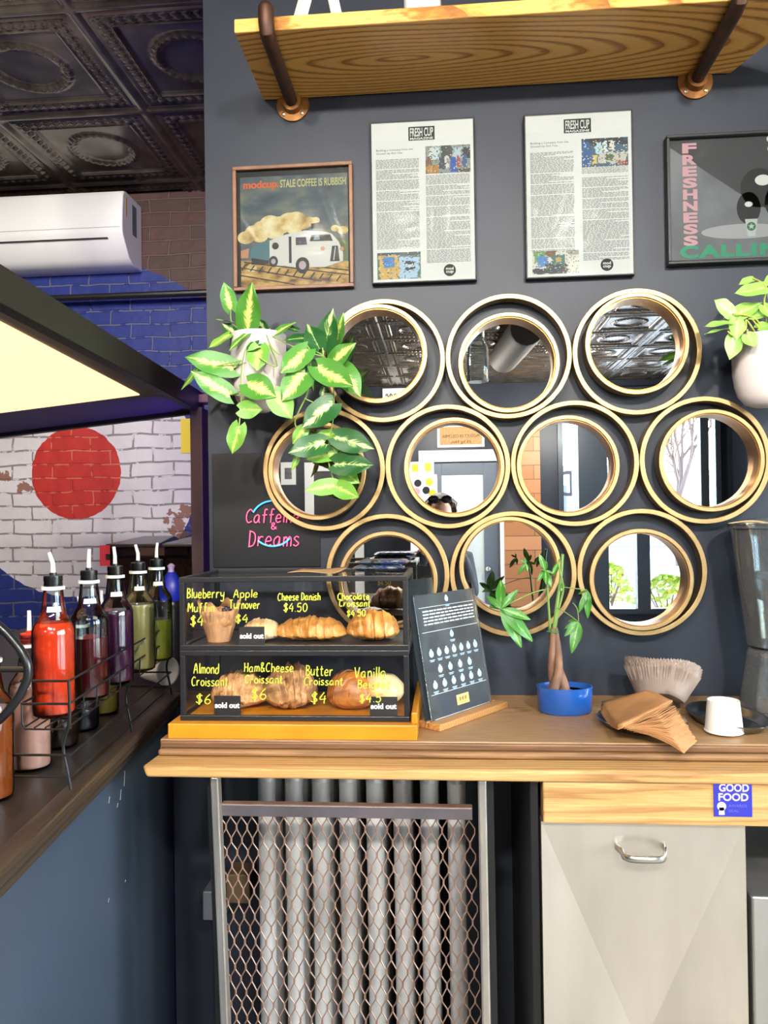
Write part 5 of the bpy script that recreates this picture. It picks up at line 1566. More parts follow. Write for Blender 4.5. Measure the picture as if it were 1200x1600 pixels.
for (ax_, ay_, bx_, by_, w, ya, yb, fc) in [(1120, 15, 1050, 42, 46, -.12, -.15, (0, -1, .5)), (1190, 62, 1020, 98, 84, -.14, -.17, (0, -1, .4)), (1010, 205, 918, 130, 95, -.16, -.18, (.1, -1, .2)),
            (1010, 222, 1178, 132, 88, -.15, -.12, (0, -1, .45)), (1012, 246, 858, 268, 54, -.16, -.20, (0, -.8, .8)), (1010, 282, 862, 302, 36, -.16, -.19, (0, -.5, 1)), (1035, 235, 1035, 345, 84, -.165, -.17, (.1, -1, .2)),
            (1025, 325, 1000, 452, 100, -.16, -.16, (.25, -1, 0)), (1090, 318, 1132, 382, 76, -.16, -.17, (-.1, -1, .1)), (1105, 222, 1215, 195, 54, -.14, -.12, (0, -1, .6)), (1260, 30, 1180, 40, 90, -.12, -.14, (0, -1, .3)),
            (1150, 280, 1230, 255, 60, -.14, -.12, (0, -1, .5)), (1230, 120, 1290, 40, 90, -.12, -.13, (0, -1, .3)), (1290, 250, 1350, 330, 90, -.15, -.17, (0, -1, .3)), (1240, 200, 1330, 160, 90, -.13, -.13, (0, -1, .4)), (1180, 160, 1225, 230, 70, -.13, -.15, (0, -1, .2))]:
    leaf(mb, zr(ax_, ay_, ya), zr(bx_, by_, yb), w / 3.43 * 1.75 / 1200, fc, fold=rnd.uniform(.15, .4), droop=rnd.uniform(0, .2))
mb.build('foliage', m_leafE, plant2, smooth=True, angle=60)
mb = MB()
for pts in ([(1140, 320, -.13), (1085, 240, -.15), (1080, 290, -.165), (1020, 325, -.165), (985, 300, -.17)], [(1180, 320, -.12), (1130, 230, -.14), (1010, 205, -.155)], [(1200, 320, -.11), (1180, 150, -.13), (1190, 62, -.14), (1120, 15, -.12)],
            [(1220, 320, -.10), (1250, 200, -.12), (1260, 40, -.12)], [(1090, 290, -.16), (1090, 318, -.16)], [(1240, 310, -.10), (1290, 250, -.14)], [(1010, 222, -.15), (1035, 240, -.165)], [(1160, 300, -.13), (1150, 280, -.14), (1105, 222, -.14)]):
    vine(mb, [zr(*p) for p in pts], .0018)
mb.build('stems', mat('yellow_green_stem', '#b3b64a', .5), plant2, smooth=True)

# braided money tree
mt = thing('money_tree', 'braided trunk plant in an oval blue pot on the oak ledge', 'plant', (.248, -.155, LZ))
tcx, tcy = PZ(880, 1108, LZ).x, -.165
rx, ry = .062, .045
def oval(r, z, a, i): return Vector((r * rx * math.cos(a), r * ry * math.sin(a), z))
m_blue = mat('glazed_blue', '#1c4f9c', .25, coat=.4, col2='#1f57a8', scale=5)
MB().lathe([(.001, .0004), (.88, .0004), (.94, .004), (.98, .05), (1.0, .058), (.94, .058), (.92, .05), (.90, .044), (.001, .044)], (tcx, tcy, LZ), 48, mod=oval).build('pot', m_blue, mt, smooth=True, angle=50)
MB().lathe([(.001, .0462), (.90, .0462)], (tcx, tcy, LZ), 32, mod=oval).build('soil', MATS['potting_soil'], mt)
def zm(X, Y, y): return P(690 + X / 2.857, 780 + Y / 2.857, y)
m_trunk = mat('braided_trunk', '#8a6650', .75, col2='#5e4434', scale=60, stretch=(1, 1, .4), bump=.5, bscale=120)
b0 = zm(535, 905, tcy); b1 = zm(497, 575, tcy)
for k in range(3):
    pts, rs = [], []
    for i in range(26):
        u = i / 25
        p = b0.lerp(b1, u)
        a = 2 * PI * k / 3 + u * 4.6
        sp = .0115 * (1 - u) + .0058
        if k == 1: sp *= 1 + .9 * (1 - u) ** 2
        pts.append(Vector((p.x + sp * math.cos(a), p.y + sp * math.sin(a), LZ + .035 + (p.z - LZ - .035) * u)))
        rs.append(.0098 * (1 - u) + .0058)
    MB().tube(pts, rs, 12).build('trunk', m_trunk, mt, smooth=True)
top = b1
q = zm(497, 592, tcy)
MB().tube([(q.x + .0125 * math.cos(a / 12 * 2 * PI), q.y + .0125 * math.sin(a / 12 * 2 * PI), q.z + .0008 * (a % 3)) for a in range(12)], .0017, 6, closed=True).build('green_tie', mat('green_wire', '#1d8a4a', .35), mt, smooth=True)
st = MB()
def stem(pts, r0=.0032, r1=.0018):
    pp_ = smooth_line([tuple(zm(*p)) for p in pts], 5)
    st.tube([Vector(p) for p in pp_], [r0 + (r1 - r0) * i / (len(pp_) - 1) for i in range(len(pp_))], 7)
stem([(485, 590, tcy), (478, 480, tcy - .01), (470, 370, tcy - .02), (462, 320, tcy - .02)])
stem([(500, 590, tcy), (515, 470, tcy), (530, 370, tcy + .005), (540, 245, tcy + .01)], .0042, .0034)
stem([(505, 590, tcy), (520, 500, tcy), (540, 420, tcy), (540, 370, tcy - .01), (520, 290, tcy - .01)])
stem([(510, 480, tcy), (560, 510, tcy - .02), (608, 545, tcy - .03)], .0012, .001)
stem([(478, 400, tcy - .01), (400, 420, tcy - .03), (265, 485, tcy - .05)], .0014, .001)
stem([(535, 392, tcy), (590, 398, tcy - .01), (650, 405, tcy - .015)], .0012, .001)
stem([(612, 545, tcy - .03), (605, 490, tcy - .03), (585, 462, tcy - .03)], .001, .0008)
st.build('stems', mat('green_stem', '#6f8f45', .5), mt, smooth=True)
mb = MB()
def palm(cx, cy, y, tips, wd=.30):
    c = zm(cx, cy, y)
    for (tx, ty, dy) in tips:
        tp = zm(tx, ty, y + dy)
        leaf(mb, c, tp, (tp - c).length * wd, (rnd.uniform(-.2, .2), -1, .45), fold=.35, droop=.22, heart=False, nu=6, nv=12)
palm(265, 487, tcy - .05, [(200, 425, .02), (262, 352, .04), (338, 402, .0), (398, 532, -.01), (412, 630, -.015), (362, 658, -.02), (205, 470, .03)])
palm(463, 318, tcy - .02, [(438, 245, .0), (452, 312, -.02), (432, 360, -.02), (490, 388, -.02), (500, 330, .0), (468, 372, -.03), (466, 270, .02)], .34)
palm(520, 285, tcy - .01, [(496, 330, -.02), (530, 262, .01), (500, 345, 0)], .3)
palm(378, 285, tcy + .03, [(350, 270, .0), (340, 335, 0), (385, 320, -.01), (372, 262, .0)], .35)
palm(612, 548, tcy - .03, [(548, 575, .0), (550, 610, -.01), (580, 684, -.02), (618, 640, .0), (560, 540, .02)], .32)
palm(652, 408, tcy - .015, [(606, 422, .01), (612, 505, -.01), (655, 535, .0), (640, 460, -.01), (668, 470, .0)], .26)
palm(540, 375, tcy, [(535, 410, -.01), (548, 400, .01)], .4)
mb.build('foliage', m_leafD, mt, smooth=True, angle=60)

# ------------------------------------------------------------------ acrylic menu stand
o_ = Vector((-.016, -.335, LZ))
U = Vector((.60, .80, 0)).normalized(); Nb = Vector((-.80, .60, 0))
BL = .255
t = thing('menu_stand', 'clear acrylic menu stand on a slim wooden base, right of the pastry case', 'sign', o_)
def slab(mb, a, L, w, h): # a = front left bottom
    vs = [a, a + U * L, a + Nb * w, a + U * L + Nb * w]
    vs += [v + Vector((0, 0, h)) for v in vs]
    mb.hexa(vs)
mb = MB(); slab(mb, o_, BL, .030, .014); slab(mb, o_ + Nb * .034, BL, .026, .014); slab(mb, o_ + Nb * .030, BL, .004, .005)
mb.build('base', wood('pale_maple', ('#c9955a', '#b9834a', '#9a6a3a'), 1, (2, 8, 8), 6, 2, .45), t, bevel=.002)
tilt = math.radians(10)
Vv = (Vector((0, 0, 1)) * math.cos(tilt) + Nb * math.sin(tilt))
s0 = o_ + Nb * .031 + U * .012 + Vector((0, 0, .006))
SW, SH = .225, .268
Nf = U.cross(Vv)                      # towards the viewer side
def S(u, v, d=0.0): return s0 + U * (SW * u) + Vv * (SH * v) + Nf * d
def sheet(mb, u0, u1, v0, v1, d0, d1):
    vs = [S(u0, v0, d1), S(u1, v0, d1), S(u0, v0, d0), S(u1, v0, d0), S(u0, v1, d1), S(u1, v1, d1), S(u0, v1, d0), S(u1, v1, d0)]
    mb.hexa(vs)
mb = MB(); sheet(mb, 0, 1, 0, 1, -.0015, .0015)
mb.build('acrylic_sheet', clear('acrylic_sheet', '#e9eef2', .06, gloss=1.2, haze=.20, hazecol='#b4bcc4'), t, bevel=.0008)  # haze puts pale reflection greys into the sheet's own colour
mb = MB(); sheet(mb, -.06, .36, .02, 1.13, -.0060, -.0042)
mb.build('rear_sheet', clear('rear_acrylic', '#eef2f4', .06, gloss=1.2, haze=.06, hazecol='#aab4bd'), t)
mb = MB()
d = .0021
def rect(u0, u1, v0, v1): mb.add([S(u0, v0, d), S(u1, v0, d), S(u1, v1, d), S(u0, v1, d)], [(0, 1, 2, 3)])
def ln(v, u0=.05, u1=.95, h=.003): rect(u0, u1, v, v + h)
ln(.895); ln(.70); ln(.215); ln(.03)
for k in range(5):
    u = .10
    v = .86 - .026 * k
    while u < .9:
        L = rnd.uniform(.03, .09); rect(u, min(.92, u + L), v, v + .010); u += L + .015
def icon(u, v, r=.034):
    mb.add([S(u + r * math.cos(a * PI / 8), v + r * .84 * math.sin(a * PI / 8), d) for a in range(16)], [tuple(range(16))])
    rect(u - .012, u + .012, v + r * .8, v + r * 1.1)
    rect(u - .04, u + .04, v - .052, v - .046); rect(u - .03, u + .03, v - .062, v - .057)
mb.mat(1)
icon(.5, .945, .028); icon(.5, .655, .03)
for k in range(7): icon(.14 + .12 * k, .53)
for k in range(4): icon(.24 + .16 * k, .40)
for k in range(6): icon(.13 + .145 * k, .285)
mb.mat(2); rect(.42, .62, .085, .165)
mb.mat(3)
for k in range(3): rect(.46 + .045 * k, .49 + .045 * k, .115, .145)
rect(.46, .58, .098, .104)
mb.build('menu_print', [mat('white_print', '#dfe6ea', .5), mat('pale_blue_print', '#a9cbe0', .5), mat('gold_print', '#d8c070', .5), mat('brown_print', '#7d6a3a', .5)], t)

# ------------------------------------------------------------------ coffee filters
m_filter = mat('filter_paper', '#9c8b80', .8, col2='#8e7c70', scale=30, sub=.1)
fb = Vector((P(1030, 1110, -.13).x, -.135, LZ))
for k in range(6):
    t = thing('coffee_filter', 'fluted paper coffee filter nested in the tilted stack behind the brown napkins', 'coffee filter', (fb.x, fb.y, LZ), 'nested fluted coffee filters')
    mb = MB()
    ph = rnd.uniform(0, 6)
    def flute(r, z, a, i):
        q = max(0, i - 2) / 7
        rr = r * (1 + .05 * q * math.sin(72 * a + ph) + .012 * math.sin(5 * a + k))
        return Vector((rr * math.cos(a), rr * math.sin(a), z + .002 * q * math.sin(72 * a + 1 + ph) + .004 * math.sin(3 * a + k)))
    off = .003 * k
    prof = [(.001, off), (.050, off)] + [(.052 + .0040 * j, off + .0005 + .0085 * j) for j in range(8)]
    mb.lathe(prof, (0, 0, 0), 170, mod=flute)
    mb.f = mb.f[:-1]; mb.mi = mb.mi[:-1]
    mb.xform(Matrix.Translation((fb.x, fb.y - .004, LZ + .024)) @ Matrix.Rotation(math.radians(11), 4, 'Y') @ Matrix.Rotation(math.radians(-20), 4, 'X'))
    mb.build('filter', m_filter, t, smooth=True, angle=80, solid=.0005)

# ------------------------------------------------------------------ oval dishes, napkins, cup
m_dish = mat('polished_steel', '#a4a5a6', .2, metal=1.0)
def dish(c, a, b, rot, label):
    t = thing('oval_dish', label, 'dish', (c[0], c[1], LZ), 'oval steel dishes on the ledge')
    R = Matrix.Rotation(rot, 3, 'Z')
    MB().lathe([(.001, .0004), (.72, .0004), (.84, .004), (.92, .014), (1.0, .017), (1.01, .018), (1.0, .0195), (.90, .017), (.82, .006), (.70, .0025), (.001, .0025)], (c[0], c[1], LZ), 56,
               mod=lambda r, z, an, i: R @ Vector((r * a * math.cos(an), r * b * math.sin(an), z))).build('dish', m_dish, t, smooth=True, angle=60)
    return t
dish((.395, -.285), .086, .098, .1, 'oval steel dish under the brown napkins')
dish((.578, -.250), .072, .112, .12, 'oval steel dish under the white paper cup')
m_nap = mat('brown_napkin', '#a57446', .85, col2='#b38253', scale=30)
def napkins(n, bot, top, bulge, label, jit=.004):
    for k in range(n):
        u = k / (n - 1)
        c = [b.lerp(t_, u) + Vector((rnd.uniform(-jit, jit), rnd.uniform(-jit, jit), 0)) * .6 for b, t_ in zip(bot, top)]
        t = MB().grid(lambda a, b: (c[0] * (1 - a) + c[1] * a) * (1 - b) + (c[3] * (1 - a) + c[2] * a) * b
                      + Vector((0, 0, bulge(a, b, u) + .0012 * math.sin(7 * a + k) * math.sin(5 * b + k * .7))), 10, 10, False)
        o = bpy.data.objects.new
        ob = t.build('napkin', m_nap, None, smooth=True, solid=.0011)
        tag(ob, label, 'napkin', 'brown napkins')
def zn(X, Y, y): return P(900 + X / 3.2, 800 + Y / 3.2, y)
# corners of each sheet: left, front, right, back
def quad(L, F, R_): return [L, F, R_, L + R_ - F]
fan_b = quad(PZ(1003, 1146, LZ + .020), PZ(1068, 1177, LZ + .006), PZ(1089, 1157, LZ + .010))
fan_t = quad(PZ(966, 1137, LZ + .030), PZ(1024, 1109, LZ + .056), PZ(1050, 1095, LZ + .058))
napkins(30, fan_b, fan_t, lambda a, b, u: .005 * math.sin(PI * a) * (1 - u), 'brown paper napkin fanned out at the lower front of the pile', .0022)
up_b = [PZ(938, 1112, LZ + .022), PZ(966, 1140, LZ + .030), PZ(1050, 1097, LZ + .060), PZ(1010, 1084, LZ + .058)]
up_t = [PZ(940, 1096, LZ + .032), PZ(968, 1133, LZ + .038), PZ(1051, 1094, LZ + .068), PZ(1010, 1077, LZ + .076)]
napkins(9, up_b, up_t, lambda a, b, u: -.007 * math.sin(PI * a) * (1 - b) - .003 * math.sin(PI * b), 'brown paper napkin in the upper curled part of the pile', .0015)
c = PZ(1130, 1142, LZ + .003)
t = thing('paper_cup', 'small white paper cup upside down on the right oval dish', 'cup', (c.x, -.325, LZ + .0026))
MB().lathe([(.035, .0), (.0365, .001), (.0368, .003), (.0357, .004), (.0300, .061), (.0300, .0625), (.0285, .0625), (.028, .055), (.001, .055)], (c.x, -.325, LZ + .0028), 48).build('cup_body', mat('white_paper_cup', '#e9e8e4', .55), t, smooth=True, angle=40)

# ------------------------------------------------------------------ clear tubs at the right edge
m_tub = clear('clear_tub', '#e9eef0', .05, gloss=1.6, haze=.2, hazecol='#e6edf1')
ty = -.135
tx = P(1236, 950, ty).x
def rad_at(u, v): return tx - P(u, v, ty).x
za, zb_, zc = P(1145, 826, ty).z, P(1170, 1003, ty).z, P(1172, 1012, ty).z
r1, r2, r3, r4 = rad_at(1146, 826), rad_at(1170, 1003), rad_at(1172, 1012), rad_at(1160, 1105)
t = thing('clear_tub', 'upper clear plastic tub stacked at the right end of the ledge', 'container', (tx, ty, zc), 'stacked clear tubs')
def shell(pr, th=.003): return pr + [(max(r - th, .001), z) for r, z in reversed(pr)]
pr = [(r2 - .006, zc + .0035), (r2, zc + .006)] + [(r2 + (r1 - r2) * k / 8, zc + .006 + (za - zc - .006) * k / 8) for k in range(1, 9)] + [(r1 + .005, za + .001), (r1 + .005, za + .008)]
MB().lathe([(.001, zc + .0035)] + shell(pr) + [(.001, zc + .0065)], (tx, ty, 0), 48).build('tub', m_tub, t, smooth=True, angle=50)
MB().lathe([(r1 + .007, za + .0085), (r1 + .007, za + .012), (r1 * .6, za + .024), (.001, za + .026)], (tx, ty, 0), 48).build('lid', m_tub, t, smooth=True, angle=50)
zm0, zm1 = P(1160, 930, ty).z, P(1158, 900, ty).z
MB().lathe([(.001, zm0)] + [(r2 + (r1 - r2) * .42 - .004 + .001 * (k % 2), zm0 + (zm1 - zm0) * k / 6) for k in range(7)] + [(.001, zm1)], (tx, ty, 0), 48, mod=lambda r, z, a, i: Vector((r * math.cos(a), r * math.sin(a), z + .006 * math.sin(3 * a) + .003 * math.sin(11 * a)))).build('clear_bags', clear('crumpled_film', '#eef2f4', .12, haze=.3, hazecol='#dde3e6'), t, smooth=True)
t = thing('clear_tub', 'lower ridged clear plastic tub standing upside down on the ledge', 'container', (tx, ty, LZ), 'stacked clear tubs')
pr = [(r4 + .004, LZ + .0004), (r4 + .004, LZ + .006), (r4, LZ + .008)]
H_ = zc - LZ
for k in range(1, 12):
    u = k / 12
    pr.append((r4 + (r3 - r4) * u + (.0016 if k % 2 else 0), LZ + .008 + (H_ - .012) * u))
pr += [(r3 - .003, zc - .001), (r3 - .010, zc + .0015)]
MB().lathe(shell(pr) + [], (tx, ty, 0), 48, closed=True).build('tub', m_tub, t, smooth=True, angle=50)
MB().lathe([(.001, zc + .0005), (r3 - .012, zc + .0005), (r3 - .012, zc + .0025), (.001, zc + .0025)], (tx, ty, 0), 40).build('tub_base', m_tub, t)

# ------------------------------------------------------------------ bar counter on the left
def be(y): return -.681 - .1144 * (y + .013)
BH = LZ
m_bartop = wood('dark_bar_top', ('#30241b', '#261c15', '#1a130d'), 1, (5, .5, 5), 5, 3, .5, (0, 0, 0), coat=.05)
m_trim = wood('bar_moulding', ('#4a392a', '#3a2c20', '#261d15'), 1, (6, .5, 9), 5, 3, .42)
bar = thing('bar_counter', 'dark wooden bar counter with navy front panel holding the syrup bottles', 'counter', (-.9, -.6, 0))
ya, yb = -2.6, .125
mb = MB()
mb.prism([(0, 0)] * 3, 0, 0) if False else None
out = [(be(ya) + .0, ya), (be(yb) + .0, yb), (-.625, yb), (-.625, 1.2), (-1.75, 1.2), (-1.75, ya)]
n = len(out)
mb.add([(x, y, BH - .035) for x, y in out] + [(x, y, BH) for x, y in out], [tuple(reversed(range(n))), tuple(range(n, 2 * n))] + [(i, (i + 1) % n, n + (i + 1) % n, n + i) for i in range(n)])
mb.build('bar_top', m_bartop, bar, bevel=.003)
mb = MB()
for (o0, z0_, z1_, w) in ((.012, BH - .012, BH + .004, .034), (.004, BH - .030, BH - .012, .03), (-.004, BH - .05, BH - .030, .03)):
    mb.bar((be(ya) + o0 - w / 2, ya, (z0_ + z1_) / 2), (be(-.002) + o0 - w / 2, -.002, (z0_ + z1_) / 2), w, z1_ - z0_)
mb.build('edge_moulding', m_trim, bar, bevel=.004)
mb = MB()
mb.hexa([(be(ya) - .05, ya, 0), (be(yb) - .05, yb, 0), (be(ya) - .03, ya, 0), (be(yb) - .03, yb, 0), (be(ya) - .05, ya, BH - .036), (be(yb) - .05, yb, BH - .036), (be(ya) - .03, ya, BH - .036), (be(yb) - .03, yb, BH - .036)])
mb.build('front_panel', m_navy_dull, bar)
mb = MB()
for u, v, L in ((188, 1250, .02), (194, 1228, .03), (170, 1255, .012), (169, 1410, .006), (195, 1380, .005), (183, 1262, .008)):
    q = P(u, v, 0); # find the point on the panel
    dirv = ray(u, v)
    k = 0.0
    for _ in range(40):
        yy = CAM.y + dirv.y * k; k = (be(yy) - .029 - CAM.x) / dirv.x
    q = CAM + dirv * k
    mb.tube([q, q + Vector((0, .004, L))], .0007, 4)
mb.build('scratches', mat('paint_scratch', '#8f99a8', .6), bar)
MB().box(-1.75, -.63, 1.2, 1.76, 0, .86).build('back_bar', mat('dark_back_bar', '#1b1a1c', .5), bar, bevel=.004)

# syrup bottles
m_bglass = clear('bottle_glass', '#e6eeee', .03, gloss=1.25)
m_spout = mat('white_spout', '#dcdcda', .3)
m_coll = mat('white_collar', '#d8d8d4', .5)
m_label = mat('cream_label', '#d9c39c', .6)
def liquid(name, c, c2):
    return mat(name, c, .12, col2=c2, scale=4, sub=.25, coat=.6)
m_clearband = mat('paper_strip', '#cfcbc0', .6)
def bottle(x, y, z, label, group, m_liq, fill, r=.0355, H=.237, kind='syrup_bottle', cap=None, tag_label=True):
    t = thing(kind, label, 'bottle', (x, y, z), group)
    k = r / .0355
    prof = [(.001, .004), (.022 * k, .003), (.030 * k, .0005), (.0345 * k, .004), (r, .012), (r, .128), (r * .985, .133), (r, .138), (r * .985, .146), (r * .90, .155), (r * .74, .163), (.0215 * k, .171), (.0190 * k, .186), (.0165 * k, .208), (.0148 * k, H - .008), (.0156 * k, H - .007), (.0156 * k, H), (.010 * k, H)]
    prof = [(a, b * H / .237) for a, b in prof]
    MB().lathe(prof, (x, y, z), 32).build('glass', m_bglass, t, smooth=True, angle=50)
    zf = fill * H
    lp = [(.001, .006)]
    for (a, b) in prof[3:]:
        if b < zf: lp.append((max(a - .0022, .004), max(b, .006)))
        else: break
    # radius at fill level
    for i in range(3, len(prof) - 1):
        if prof[i][1] <= zf <= prof[i + 1][1]:
            q = (zf - prof[i][1]) / max(prof[i + 1][1] - prof[i][1], 1e-6)
            lp += [(prof[i][0] + (prof[i + 1][0] - prof[i][0]) * q - .0022, zf), (.001, zf)]
            break
    MB().lathe(lp, (x, y, z), 32).build('syrup', m_liq, t, smooth=True, angle=50)
    MB().lathe([(.0155 * k, H - .022), (.0192 * k, H - .022), (.0192 * k, H - .0165), (.0155 * k, H - .0165)], (x, y, z), 24, closed=True).build('collar', m_coll, t, smooth=True, angle=40)
    stp = MB().lathe([(.0145 * k, H - .0160), (.0152 * k, H - .004), (.0152 * k, H + .002), (.006, H + .003), (.006, H + .007), (.001, H + .007)], (x, y, z), 24).build('stopper', cap or m_blackpl, t, smooth=True, angle=40)
    lean = rnd.uniform(-.006, .006)
    MB().tube([(x, y, z + H + .004), (x, y, z + H + .022), (x + lean, y - .003, z + H + .042)], [.0042, .0038, .0032], 10).build('pour_spout', m_spout, stp, smooth=True, angle=60)
    if tag_label:
        n = 24
        mb = MB()
        for zz, hh, a0, a1 in ((.172, .009, -1.6, -.5),):
            vs = []
            zz *= H / .237
            rr = .0222 * k
            for i in range(n + 1):
                a = a0 + (a1 - a0) * i / n
                vs += [(x + rr * math.cos(a), y + rr * math.sin(a), z + zz + .006), (x + (rr - .0024) * math.cos(a), y + (rr - .0024) * math.sin(a), z + zz + .006 + hh)]
            mb.add(vs, [(2 * i, 2 * i + 2, 2 * i + 3, 2 * i + 1) for i in range(n)])
        mb.build('strip_label', m_clearband, t, smooth=True)
    return t
ZT = 1.0915
cols = [('#e83412', '#f24a20'), ('#4a0f14', '#5c141a'), ('#3a1430', '#48193a'), ('#b6a565', '#c4b374'), ('#8c8a1e', '#9c9a2c')]
names = ['orange_red_syrup', 'dark_red_syrup', 'purple_syrup', 'pale_yellow_syrup', 'green_syrup']
labs = ['bright orange red syrup bottle at the near end of the rack', 'dark red syrup bottle, second along the upper rack', 'purple syrup bottle in the middle of the upper rack', 'pale yellow syrup bottle, fourth along the upper rack', 'olive green syrup bottle at the far end of the upper rack']
fills = [.67, .48, .63, .62, .41]
frontx = lambda y: be(y) - .048
for k, (u, v, Z_) in enumerate(((84, 1117, 1.275), (140, 1090, 1.405), (181, 1063, 1.535), (217, 1042, 1.665), (246, 1030, 1.79))):
    y = Z_ - 1.9
    x = P(u, 1000, y).x
    bottle(x, y, ZT, labs[k], 'syrup bottles on the upper rack', liquid(names[k], *cols[k]), fills[k])
rowb = [(8, -.735, 'amber syrup bottle at the left edge, standing low on the bar', ('#8a3a14', '#9c4a1e')), (52, -.585, 'pink syrup bottle with red stopper low behind the wire rack', ('#c98a7a', '#d59a8a')),
        (100, -.455, 'dark brown syrup bottle low behind the red syrup bottle', ('#1e0f0c', '#2a1510')), (150, -.335, 'black syrup bottle low behind the purple syrup bottle', ('#120d10', '#1c1418')), (196, -.20, 'honey coloured syrup bottle low behind the yellow syrup bottle', ('#9a7a2c', '#ad8b38'))]
for k, (u, y, l, c2) in enumerate(rowb):
    x = be(y) - .125
    bottle(x, y, BH + .0005, l, 'syrup bottles on the lower tier', liquid('lower_syrup_%s' % 'abcde'[k], *c2), [.6, .62, .55, .5, .55][k], cap=mat('red_stopper', '#c2301f', .4) if k == 1 else None)

# wire rack
rk = thing('bottle_rack', 'two tier black wire rack holding the syrup bottles', 'rack', (-.7, -.3, BH))
m_wire = mat('black_wire', '#1b1b1c', .38, metal=.3)
y0, y1 = -.70, -.03
def RK(y, off, z): return Vector((be(y) - off, y, z))
mb = MB()
wr = .0021
for off in (.008, .088):
    for z in (1.165, 1.128):
        mb.tube([RK(y0, off, z), RK(y1, off, z)], wr, 6)
for y in (y0, y1):
    for z in (1.165, 1.128): mb.tube([RK(y, .008, z), RK(y, .088, z)], wr, 6)
mb.build('upper_rails', m_wire, rk, smooth=True)
mb = MB()
for off in (.012, .030, .048, .066, .084): mb.tube([RK(y0, off, ZT - .0022), RK(y1, off, ZT - .0022)], .0016, 6)
for k in range(11):
    y = y0 + (y1 - y0) * k / 10
    mb.tube([RK(y, .008, 1.128), RK(y, .009, ZT + .004), RK(y, .014, ZT - .0048), RK(y, .082, ZT - .0048), RK(y, .087, ZT + .004), RK(y, .088, 1.128)], .0016, 6)
mb.build('upper_shelf', m_wire, rk, smooth=True)
mb = MB()
for off in (.008, .17):
    for z in (1.045, 1.01): mb.tube([RK(y0, off, z), RK(y1, off, z)], wr, 6)
for y in (y0, y1):
    for z in (1.045, 1.01): mb.tube([RK(y, .008, z), RK(y, .17, z)], wr, 6)
mb.build('lower_rails', m_wire, rk, smooth=True)
for y in (y0, (y0 + y1) / 2, y1):
    for off in (.008, .17):
        mb = MB()
        if off < .1: pts = [RK(y, off, 1.166), RK(y, off, 1.10), RK(y + .004, off + .012, 1.06), RK(y, off + .004, 1.02), RK(y, off - .002, BH)]
        else: pts = [RK(y, off, 1.05), RK(y, off, 1.02), RK(y, off, BH)]
        mb.tube([Vector(p) for p in smooth_line([tuple(p) for p in pts], 4)], .0026, 6)
        mb.build('leg', m_wire, rk, smooth=True)

# bent black handle at the left edge
yh = -.80
t = thing('bent_handle', 'bent black metal handle at the left edge before the bottles', 'handle', P(-40, 1050, yh))
pts = [P(-70, 1150, yh), P(-12, 1132, yh), P(20, 1102, yh), P(40, 1068, yh), P(44, 1048, yh), P(40, 1030, yh), P(24, 1005, yh), P(-6, 975, yh), P(-60, 950, yh)]
pts = [Vector(p) for p in smooth_line([tuple(p) for p in pts], 5)]
MB().tube(pts, .0066, 12).build('grip', m_blackpl, t, smooth=True)
q0, q1 = P(-60, 1046, yh), P(43, 1046, yh)
MB().tube([q0, q1], .0045, 10).build('crossbar', m_black, t, smooth=True)
q = P(-66, 1050, yh)
MB().tube([pts[0], Vector((q.x, yh, pts[0].z - .03)), Vector((q.x, yh, BH))], .0066, 12).build('post', m_black, t, smooth=True)
MB().tube([pts[-1], Vector((q.x - .03, yh, pts[-1].z - .03)), Vector((q.x - .03, yh, BH))], .0066, 12).build('post', m_black, t, smooth=True)
MB().lathe([(.045, 0), (.045, .008), (.001, .008)], (q.x - .012, yh, BH), 32).build('base', m_black, t, smooth=True, angle=40)

# coffee bean hoppers, blue pouch, cards
m_hop = clear('smoky_hopper', '#b5a08e', .06, gloss=1.2)
m_beans = mat('coffee_beans', '#4a2c18', .4, col2='#23130a', scale=90, bump=1.0, bscale=90)
for k, (u0, u1, y, label) in enumerate(((168, 248, .62, 'left smoky coffee bean bin with a dark lid behind the bottles'), (256, 306, .62, 'right smoky coffee bean bin behind the canopy post'))):
    x0_, x1_ = P(u0, 900, y).x, P(u1, 900, y).x
    zt = P(200, 850, y).z
    t = thing('bean_bin', label, 'bin', ((x0_ + x1_) / 2, y + .1, BH), 'coffee bean bins on the bar')
    mb = MB(); mb.box(x0_, x1_, y, y + .26, BH + .06, zt - .012); mb.build('bin_body', m_hop, t, bevel=.006)
    MB().box(x0_ + .006, x1_ - .006, y + .006, y + .25, BH + .062, zt - .05).build('beans', m_beans, t)
    mb = MB(); mb.hexa([(x0_ - .006, y - .008, zt - .012), (x1_ + .006, y - .008, zt - .012), (x0_ - .006, y + .27, zt - .012), (x1_ + .006, y + .27, zt - .012), (x0_ - .004, y - .006, zt), (x1_ + .004, y - .006, zt), (x0_ + .03, y + .24, zt + .022), (x1_ - .03, y + .24, zt + .022)])
    mb.build('lid', m_blackpl, t, bevel=.003)
    MB().box(x0_ + .005, x1_ - .005, y + .004, y + .25, BH + .0002, BH + .06).build('bin_base', m_blackpl, t, bevel=.003)
yb_ = .40
cxx = P(268, 930, yb_).x
zc0 = P(268, 938, yb_).z
t = thing('canister', 'black canister behind the far end of the bottle rack', 'canister', (cxx, yb_, BH))
MB().lathe([(.044, 0), (.044, zc0 - BH - .01), (.040, zc0 - BH), (.001, zc0 - BH)], (cxx, yb_, BH), 32).build('canister_body', m_blackpl, t, smooth=True, angle=40)
MB().lathe([(.0445, zc0 - BH - .022), (.0455, zc0 - BH - .022), (.0455, zc0 - BH - .012), (.0445, zc0 - BH - .012)], (cxx, yb_, BH), 32).build('lid_band', m_black, t, smooth=True)
t = thing('blue_pouch', 'blue pointed pouch with a pale tip on the black canister', 'pouch', (cxx, yb_, zc0))
